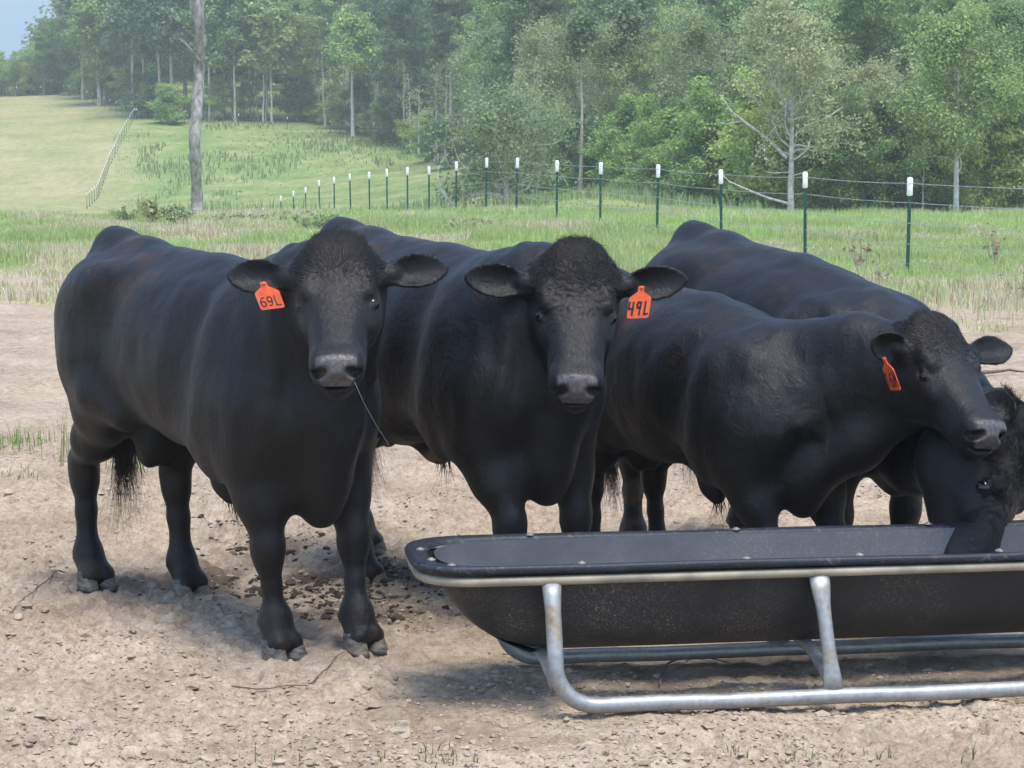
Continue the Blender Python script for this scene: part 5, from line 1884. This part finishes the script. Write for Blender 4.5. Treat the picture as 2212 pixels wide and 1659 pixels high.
def mat_galv():
    m, nt, b = new_mat("galvanised_steel")
    co = objcoord(nt)
    n = N(nt, 'TexNoise', Scale=9.0, Detail=7.0, Roughness=.7)
    nt.links.new(co, n.inputs['Vector'])
    v = N(nt, 'TexVoronoi', Scale=60.0)
    nt.links.new(co, v.inputs['Vector'])
    c0 = ramp(nt, n.outputs[0], [(.3, (.23, .24, .245)), (.55, (.33, .335, .34)), (.66, (.30, .26, .20)), (.78, (.22, .155, .10))]).outputs[0]
    c1 = ramp(nt, v.outputs['Distance'], [(0, (.85, .85, .85)), (1, (1.15, 1.15, 1.15))]).outputs[0]
    nt.links.new(mix(nt, 1.0, c0, c1, 'MULTIPLY'), b.inputs['Base Color'])
    b.inputs['Metallic'].default_value = .55
    r = ramp(nt, n.outputs[0], [(.3, (.34,) * 3), (.75, (.7,) * 3)])
    nt.links.new(r.outputs[0], b.inputs['Roughness'])
    bump(nt, b, n.outputs[0], .15, .004)
    return m


M_PLA, M_RIM, M_GALV = mat_plastic(), mat_rim(), mat_galv()
M_GALVD = noise_mat("muddy_steel", (.20, .185, .15), (.42, .37, .28), scale=7, rough=.6, metallic=.35, bstr=.3, bdist=.004)
M_BOLT = noise_mat("bolt_metal", (.30, .27, .22), (.62, .58, .5), scale=60, rough=.4, metallic=.7, bstr=.2, bdist=.002)


def build_trough():
    zr = .455
    a = on_z(1240, 1226, zr); b_ = on_z(2212, 1197, zr)
    e1 = Vector((b_.x - a.x, b_.y - a.y, 0)).normalized()
    e2 = Vector((-e1.y, e1.x, 0))
    le = on_z(868, 1176, zr)                                     # left end of the rim
    # width between the outer edges of the near and far lips
    f = on_z(1640, 1143, zr)
    W = (Vector((f.x - a.x, f.y - a.y, 0))).dot(e2)
    t0 = Vector((le.x - a.x, le.y - a.y, 0)).dot(e1)
    O = Vector((a.x, a.y, 0)) + e1 * t0 + e2 * (W / 2)
    Lh, Wh = 1.72, W / 2
    root = empty("feed_trough", (O.x, O.y, 0), math.atan2(e1.y, e1.x))
    tag(root, "long black plastic feed trough with navy rim on a galvanised tube frame", "trough")

    def plan(lh, wh, cr, n=16, k=2.8, nose=.16):
        """rounded plan outline from the left end: x 0..2Lh"""
        P = []
        ns = 40
        # straight sides plus superelliptic corners
        def corner(cx, cy, sx, sy, a0):
            out = []
            for i in range(n + 1):
                t = i / n * math.pi / 2
                c_, s_ = math.cos(t), math.sin(t)
                out.append((c_, s_))
            return out
        # right end (top->bottom), then left
        for q in range(4):
            sx = 1 if q in (0, 3) else -1
            sy = 1 if q in (0, 1) else -1
            for i in range(n + 1):
                t = i / n * math.pi / 2
                if q in (1, 3): t = math.pi / 2 - t
                c_, s_ = math.cos(t) ** (2 / k), math.sin(t) ** (2 / k)
                P.append((sx * (lh - cr * 1.15 + cr * 1.15 * c_), sy * (wh - cr + cr * s_)))
            # subdivide the long sides
            if q == 0 or q == 2:
                x0 = P[-1][0]
                for j in range(1, ns):
                    P.append((x0 - 2 * x0 * j / ns, sy * wh))
        return np.array(P)

    def ring(lh, wh, cr, z, wob=0.0):
        P = plan(lh, wh, cr)
        zz = np.full(len(P), z)
        if wob:
            zz = zz + wob * vnoise(P[:, 0] * 2.6, P[:, 1] * 2, seed=3)
        return np.stack([P[:, 0] + Lh, P[:, 1], zz], 1)
    d = .285
    lip = .056
    outer = []
    T = np.linspace(0, 1, 15)
    for t in T:
        outer.append(ring(Lh - lip - .02 - .20 * t ** 1.3 - .09 * t ** 6, Wh - lip * .55 - .012 - .055 * t - .115 * t ** 5, max(.10, .24 - .08 * t), zr - .012 - d * (t ** .80 if t < 1 else 1)))
    outer.append(ring(Lh - .55, .03, .02, zr - .014 - d))
    inner = []
    for t in T[::-1]:
        inner.append(ring(Lh - lip - .028 - .20 * t ** 1.3 - .09 * t ** 6, Wh - lip * .55 - .020 - .055 * t - .115 * t ** 5, max(.095, .235 - .08 * t), zr - .004 - (d - .008) * (t ** .80 if t < 1 else 1)))
    inner = [ring(Lh - .55, .022, .015, zr - .006 - (d - .008))] + inner
    n = len(outer[0])

    def skin(rings, name, mat, parent):
        V = np.concatenate(rings)
        i = np.arange(len(rings) - 1)[:, None] * n; j = np.arange(n)[None]; k = (j + 1) % n
        F = np.stack([i + j, i + k, i + n + k, i + n + j], -1).reshape(-1, 4)
        return mesh_np(name, V, F, mat, parent)
    bo = skin(outer + inner, "basin", M_PLA, root)
    ia = bo.data.attributes.new('inside', 'FLOAT', 'POINT')
    ia.data.foreach_set('value', np.repeat([0.0] * len(outer) + [1.0] * len(inner), n).astype(np.float32))
    # rim: flat flange with a rolled outer edge
    R = []
    for (o, z, w) in ((lip + .012, -.010, .0), (lip + .006, -.001, .002), (lip - .004, .003, .003), (.016, .006, .004), (.005, .004, .004), (.0, -.004, .004), (.0, -.013, .004), (.005, -.018, .004), (.013, -.015, .003), (lip, -.010, .001)):
        R.append(ring(Lh - o, Wh - o * .62, .21, zr + z, w))
    skin(R, "rim", M_RIM, root)
    # frame
    fr = MB()
    P = plan(Lh - .022, Wh - .016, .20)
    P = np.concatenate([P, P[:1]])
    P3 = np.stack([P[:, 0] + Lh, P[:, 1], np.full(len(P), zr - .040)], 1)
    fr.tube(P3, .0145, 10, caps=False)
    fr.build("rim_tube", M_GALVD, root)

    def wx(u, v, z):                                             # local x of a picture point lying at height z
        p = on_z(u, v, z)
        return Vector((p.x - O.x, p.y - O.y, 0)).dot(e1), Vector((p.x - O.x, p.y - O.y, 0)).dot(e2)
    lx, ly = wx(1174, 1450, .10)
    rr = .0245
    sp = .31
    zb = .046
    for s_ in (-1, 1):
        mb = MB()
        x0 = lx - (.075 if s_ > 0 else 0); x1 = 2 * Lh - lx
        br = .125
        yb = -.335 if s_ < 0 else .292; yt = s_ * (Wh - .016)
        pts = [(x0 - .012, yt, zr - .052), (x0 - .008, yt, zr - .10), (x0, s_ * (Wh - .004) * .5 + yb * .5, .25)]
        pts = [(x0 + .0 * i, yt + (yb - yt) * i / 6, (zr - .052) + (zb + br - (zr - .052)) * i / 6) for i in range(7)]
        rad = [(rr * 1.25, rr * .62), (rr * 1.12, rr * .8)] + [(rr, rr)] * 5
        for i in range(1, 9):
            t = i / 8 * math.pi / 2
            pts.append((x0 + br - br * math.cos(t), yb, zb + br - br * math.sin(t))); rad.append((rr, rr))
        for i in range(1, 12):
            pts.append((x0 + br + (x1 - x0 - 2 * br) * i / 12, yb, zb + .002 * math.sin(i * 2.1))); rad.append((rr, rr))
        for i in range(0, 9):
            t = (1 - i / 8) * math.pi / 2
            pts.append((x1 - br + br * math.cos(t), yb, zb + br - br * math.sin(t))); rad.append((rr, rr))
        for i in range(1, 7):
            pts.append((x1, yb + (yt - yb) * i / 6, (zb + br) + ((zr - .052) - (zb + br)) * i / 6)); rad.append((rr, rr) if i < 5 else (rr * 1.25, rr * .62))
        mb.tube(pts, np.array(rad), 14)
        mb.build("skid_rail", M_GALV, root)
    mx_top = wx(1766, 1240, zr - .05)[0] ; mx_bot = wx(1797, 1505, .04)[0]
    legs_x = [(mx_top, mx_bot), (2 * Lh - mx_top, 2 * Lh - mx_bot)]
    for (xt, xb) in legs_x:
        for s_ in (-1, 1):
            mb = MB()
            yb = -.335 if s_ < 0 else .292; yt = s_ * (Wh - .016)
            m_ = 8
            pts = [(xt + (xb - xt) * i / m_, yt + (yb - yt) * i / m_, zr - .052 + (zb + .018 - zr + .052) * i / m_) for i in range(m_ + 1)]
            rad = [(rr * 1.35, rr * .5), (rr * 1.22, rr * .62), (rr * .98, rr * .85), (rr * .9, rr * .9), (rr * .9, rr * .9), (rr * .9, rr * .9), (rr * 1.0, rr * .8), (rr * 1.18, rr * .6), (rr * 1.35, rr * .5)]
            mb.tube(pts, np.array([(a_, b_) for a_, b_ in rad]), 14)
            mb.build("leg", M_GALV, root)
    for xb in (lx, (mx_top + mx_bot) / 2, 2 * Lh - (mx_top + mx_bot) / 2, 2 * Lh - lx):
        mb = MB()
        pts = []; rad = []
        for i in range(17):
            t = i / 16 * 2 - 1
            pts.append((xb, t * (sp - .02), .152 - .045 * abs(t) ** 2.5))
            q = abs(t)
            rad.append((rr * (.8 + .5 * max(0, q - .75) * 4), rr * (.8 - .35 * max(0, q - .75) * 4)))
        mb.tube(pts, np.array([(b2, a2) for a2, b2 in rad]), 12)
        mb.build("cross_brace", M_GALV, root)
    # bolts through the lip, and weld scars
    bx = [wx(u, v, zr)[0] for u, v in ((1250, 1214), (1615, 1212), (1860, 1206), (2166, 1199))]
    bl = [(x, -1) for x in bx] + [(x, -1) for x in (bx[-1] + .35, bx[-1] + .7)] + [(x, 1) for x in (.42, 1.1, 1.75, 2.4, 2.8)]
    for (x, s_) in bl:
        mb = MB()
        c = np.array([x, s_ * (Wh - .028), zr + .006])
        mb.tube([c, c + (0, 0, .003)], [.013, .013], 14)
        mb.tube([c + (0, 0, .003), c + (0, 0, .007)], [.0075, .007], 6)
        mb.build("bolt", M_BOLT, root, smooth=False)
    for (x, y) in ((.045, .05), (.06, -.12), (.11, -.215)):
        mb = MB()
        c = np.array([x, y, zr + .006])
        mb.tube([c, c + (0, 0, .003)], [.013, .013], 14)
        mb.tube([c + (0, 0, .003), c + (0, 0, .007)], [.0075, .007], 6)
        mb.build("bolt", M_BOLT, root, smooth=False)
    return root, O, e1, e2, Wh, zr


trough = build_trough()
# ------------------------------------------------------------------ stones and twigs on the dirt
M_ROCK = noise_mat("stone", (.26, .205, .15), (.44, .37, .29), scale=14, rough=.9, spec=.15, bstr=.8, bdist=.01)
M_TWIG = noise_mat("twig_bark", (.10, .07, .05), (.22, .16, .12), scale=30, rough=.9, bstr=.3, bdist=.003)


def stone(label, u, v, s, seed, flat=.6):
    r_ = np.random.default_rng(seed)
    V, F = rock_shape(r_, 3)
    n = fbm(V[:, 0] * 1.3 + seed, V[:, 1] * 1.3, V[:, 2] * 1.3, 3, seed)
    V = V * (1 + .35 * n)[:, None] * np.array([s, s * .75, s * flat])
    c = on_z(u, v)
    o = mesh_np("stone", V, F, M_ROCK, None, False)
    o.location = (c.x, c.y, g1(c.x, c.y) + s * flat * .35)
    o.rotation_euler = (0, 0, r_.uniform(0, 6))
    tag(o, label, "stone")


stone("largest pale brown rock lying at the bottom edge left of the trough", 862, 1600, .034, 1, .85)
stone("grey-brown stone on the dirt below the gap between front bull and trough", 797, 1496, .020, 2)
stone("small stone just below the grey-brown one", 779, 1522, .015, 3)
stone("smooth pinkish stone between the front bull's hind legs", 320, 1217, .022, 4, .7)
stone("small pale stone left of the front bull's tail", 160, 1180, .014, 5)
stone("flat stone at the far left edge below the hind hoof", 20, 1556, .018, 6)
stone("small pale stone at lower left in the open dirt", 388, 1560, .014, 7)
stone("clod in front of the front bull's middle hoof", 455, 1310, .022, 8, .7)
stone("small pale stone under the left end of the trough rail", 1500, 1586, .015, 9)
stone("brown clod at the bottom edge left of centre", 445, 1638, .030, 10, .5)


def twig(label, P, r, seed):
    r_ = np.random.default_rng(seed)
    pts = [on_z(u, v) for u, v in P]
    c = pts[0]
    t = np.linspace(0, len(pts) - 1, 26)
    A = np.array([[p.x, p.y, 0] for p in pts])
    W = np.stack([np.interp(t, range(len(pts)), A[:, i]) for i in range(3)], 1)
    W[:, :2] += np.cumsum(r_.normal(0, .0016, (26, 2)), 0)
    W[:, 2] = gz(W[:, 0], W[:, 1]) + r * 1.4 + .006
    for _ in range(4): W[1:-1, 2] = (W[:-2, 2] + W[2:, 2]) / 2 * .5 + W[1:-1, 2] * .5
    base = Vector((c.x, c.y, W[0, 2]))
    mb = MB(); mb.tube(W - np.array(base), np.linspace(r, r * .4, 26), 6)
    o = mb.build("twig", M_TWIG, None); o.location = base
    tag(o, label, "twig")


twig("thin dark twig lying at the far left beside the front bull's hind hoof", [(150, 1220), (110, 1255), (60, 1300), (20, 1335)], .0035, 1)
twig("long thin twig lying on the dirt below the front bull's hooves", [(500, 1500), (560, 1490), (640, 1488), (715, 1492)], .003, 2)
twig("thin straight twig pointing at the front bull's near hoof", [(665, 1500), (700, 1460), (745, 1425)], .003, 3)
twig("pale straw stem in front of the front bull's hooves", [(770, 1358), (800, 1350), (838, 1338)], .0025, 4)
twig("bent dark twig lying under the trough behind the near rail", [(1425, 1480), (1440, 1440), (1500, 1420), (1600, 1440), (1700, 1460)], .004, 5)
twig("dark branch lying on the pale dirt at the right edge behind the bulls", [(2120, 806), (2150, 804), (2180, 800), (2212, 806)], .016, 6)
# ------------------------------------------------------------------ bulls in the scene
BA = bull(specA)
BB = bull(specB)
BC = bull(specC)
BD = bull(specD)


def w2l(B, p):
    return B['Rw'].T @ (np.asarray(p, float) - B['mid'] - np.array([0, 0, B['gz']]))


def dir2l(B, p):
    return B['Rw'].T @ np.asarray(p, float)


def ear_point(B, key, t, s):
    rt, a, c, EL, EW = B['ears'][key]
    b = np.cross(a, c)
    return (rt + a * EL * t + b * EW * s + c * .012) * B['S'], a, b, c


# tags: hang below the ear, facing the camera side
def world_tag(B, u, v, Y, down, right, text, **k):
    top = w2l(B, at(u, v, Y))
    d = dir2l(B, unit(down)); r = dir2l(B, unit(right))
    f = np.cross(r, d)
    f = np.cross(d, r) * -1
    cam_l = w2l(B, (0, 0, CAM_H)) - top
    if f @ cam_l < 0: f = -f
    ear_tag(B['root'], top, d, r, f, text, **k)
def ear_Y(B, key, t=.45):
    p, a, b, c = ear_point(B, key, t, 0)
    w = B['Rw'] @ p + B['mid'] + np.array([0, 0, B['gz']])
    return w


wA = ear_Y(BA, 'earR'); wB = ear_Y(BB, 'earL'); wC = ear_Y(BC, 'earR')
def proj(w):
    x, y, z = w[0], w[1], w[2] - CAM_H
    f = y * CT - z * ST; up = y * ST + z * CT
    return 1106 + 4920 * x / f, 829.5 - 4920 * up / f
print('EARS', wA, proj(wA), wB, proj(wB), wC, proj(wC))
world_tag(BA, 568, 609, wA[1] - .035, (.36, -.12, -.93), (1, .10, .12), '69L', H=.052, W=.078, stroke=.0036, tsize=.95)
world_tag(BB, 1386, 618, wB[1] - .035, (-.13, -.10, -1), (1, .28, .02), ('4', '9m', 'Lm'), H=.070, W=.080, stroke=.0068, tsize=1.12)
world_tag(BC, 1909, 772, wC[1] - .045, (.35, -.10, -.94), (.30, -.95, .12), '16M', H=.075, W=.076, stroke=.0058, tsize=1.2)

# string of saliva from the front bull's mouth
mb = MB()
P = [w2l(BA, at(u, v, Y)) for u, v, Y in ((766, 825, 6.93), (786, 870, 6.94), (810, 914, 6.95), (835, 953, 6.955), (856, 988, 6.96))]
mb.tube(P, [.00045, .00045, .0004, .0004, .0003], 5)
mb.build("saliva_strand", M_WHISK, BA['root'])
# ------------------------------------------------------------------ haze over the valley
def build_haze():
    m = bpy.data.materials.new("haze"); m.use_nodes = True
    nt = m.node_tree; nt.nodes.clear()
    out = nt.nodes.new('ShaderNodeOutputMaterial'); v = nt.nodes.new('ShaderNodeVolumePrincipled')
    v.inputs['Color'].default_value = (.86, .93, 1.0, 1)
    v.inputs['Density'].default_value = .0006
    v.inputs['Anisotropy'].default_value = .2
    nt.links.new(v.outputs[0], out.inputs['Volume'])
    mb = MB(); mb.box((0, 349, 37), (960, 352, 48))
    o = mb.build("haze", m, None, smooth=False)
    tag(o, "pale blue summer haze hanging over the valley and the wooded hill", "haze", kind='stuff')


build_haze()


# the blue-grey rain sky low behind the hill, far outside the haze
def build_sky():
    m = bpy.data.materials.new("sky"); m.use_nodes = True
    nt = m.node_tree; nt.nodes.clear()
    out = nt.nodes.new('ShaderNodeOutputMaterial'); e = nt.nodes.new('ShaderNodeEmission')
    n = N(nt, 'TexNoise', Scale=.0022, Detail=6.0, Roughness=.55)
    nt.links.new(objcoord(nt, (1, 1, 2.2)), n.inputs['Vector'])
    r = ramp(nt, n.outputs[0], [(.35, (.13, .21, .31)), (.65, (.22, .30, .38))])
    nt.links.new(r.outputs[0], e.inputs[0]); nt.links.new(e.outputs[0], out.inputs[0])
    a = np.linspace(math.radians(30), math.radians(150), 60)
    V = []; 
    for z, rr in ((-60, 1900), (120, 1900), (300, 1880), (460, 1820)):
        V += [(math.cos(t) * rr, math.sin(t) * rr, z) for t in a]
    Q = [(k * 60 + i, k * 60 + i + 1, (k + 1) * 60 + i + 1, (k + 1) * 60 + i) for k in range(3) for i in range(59)]
    o = mesh_np("sky", V, np.array(Q), m)
    tag(o, kind='structure')


build_sky()
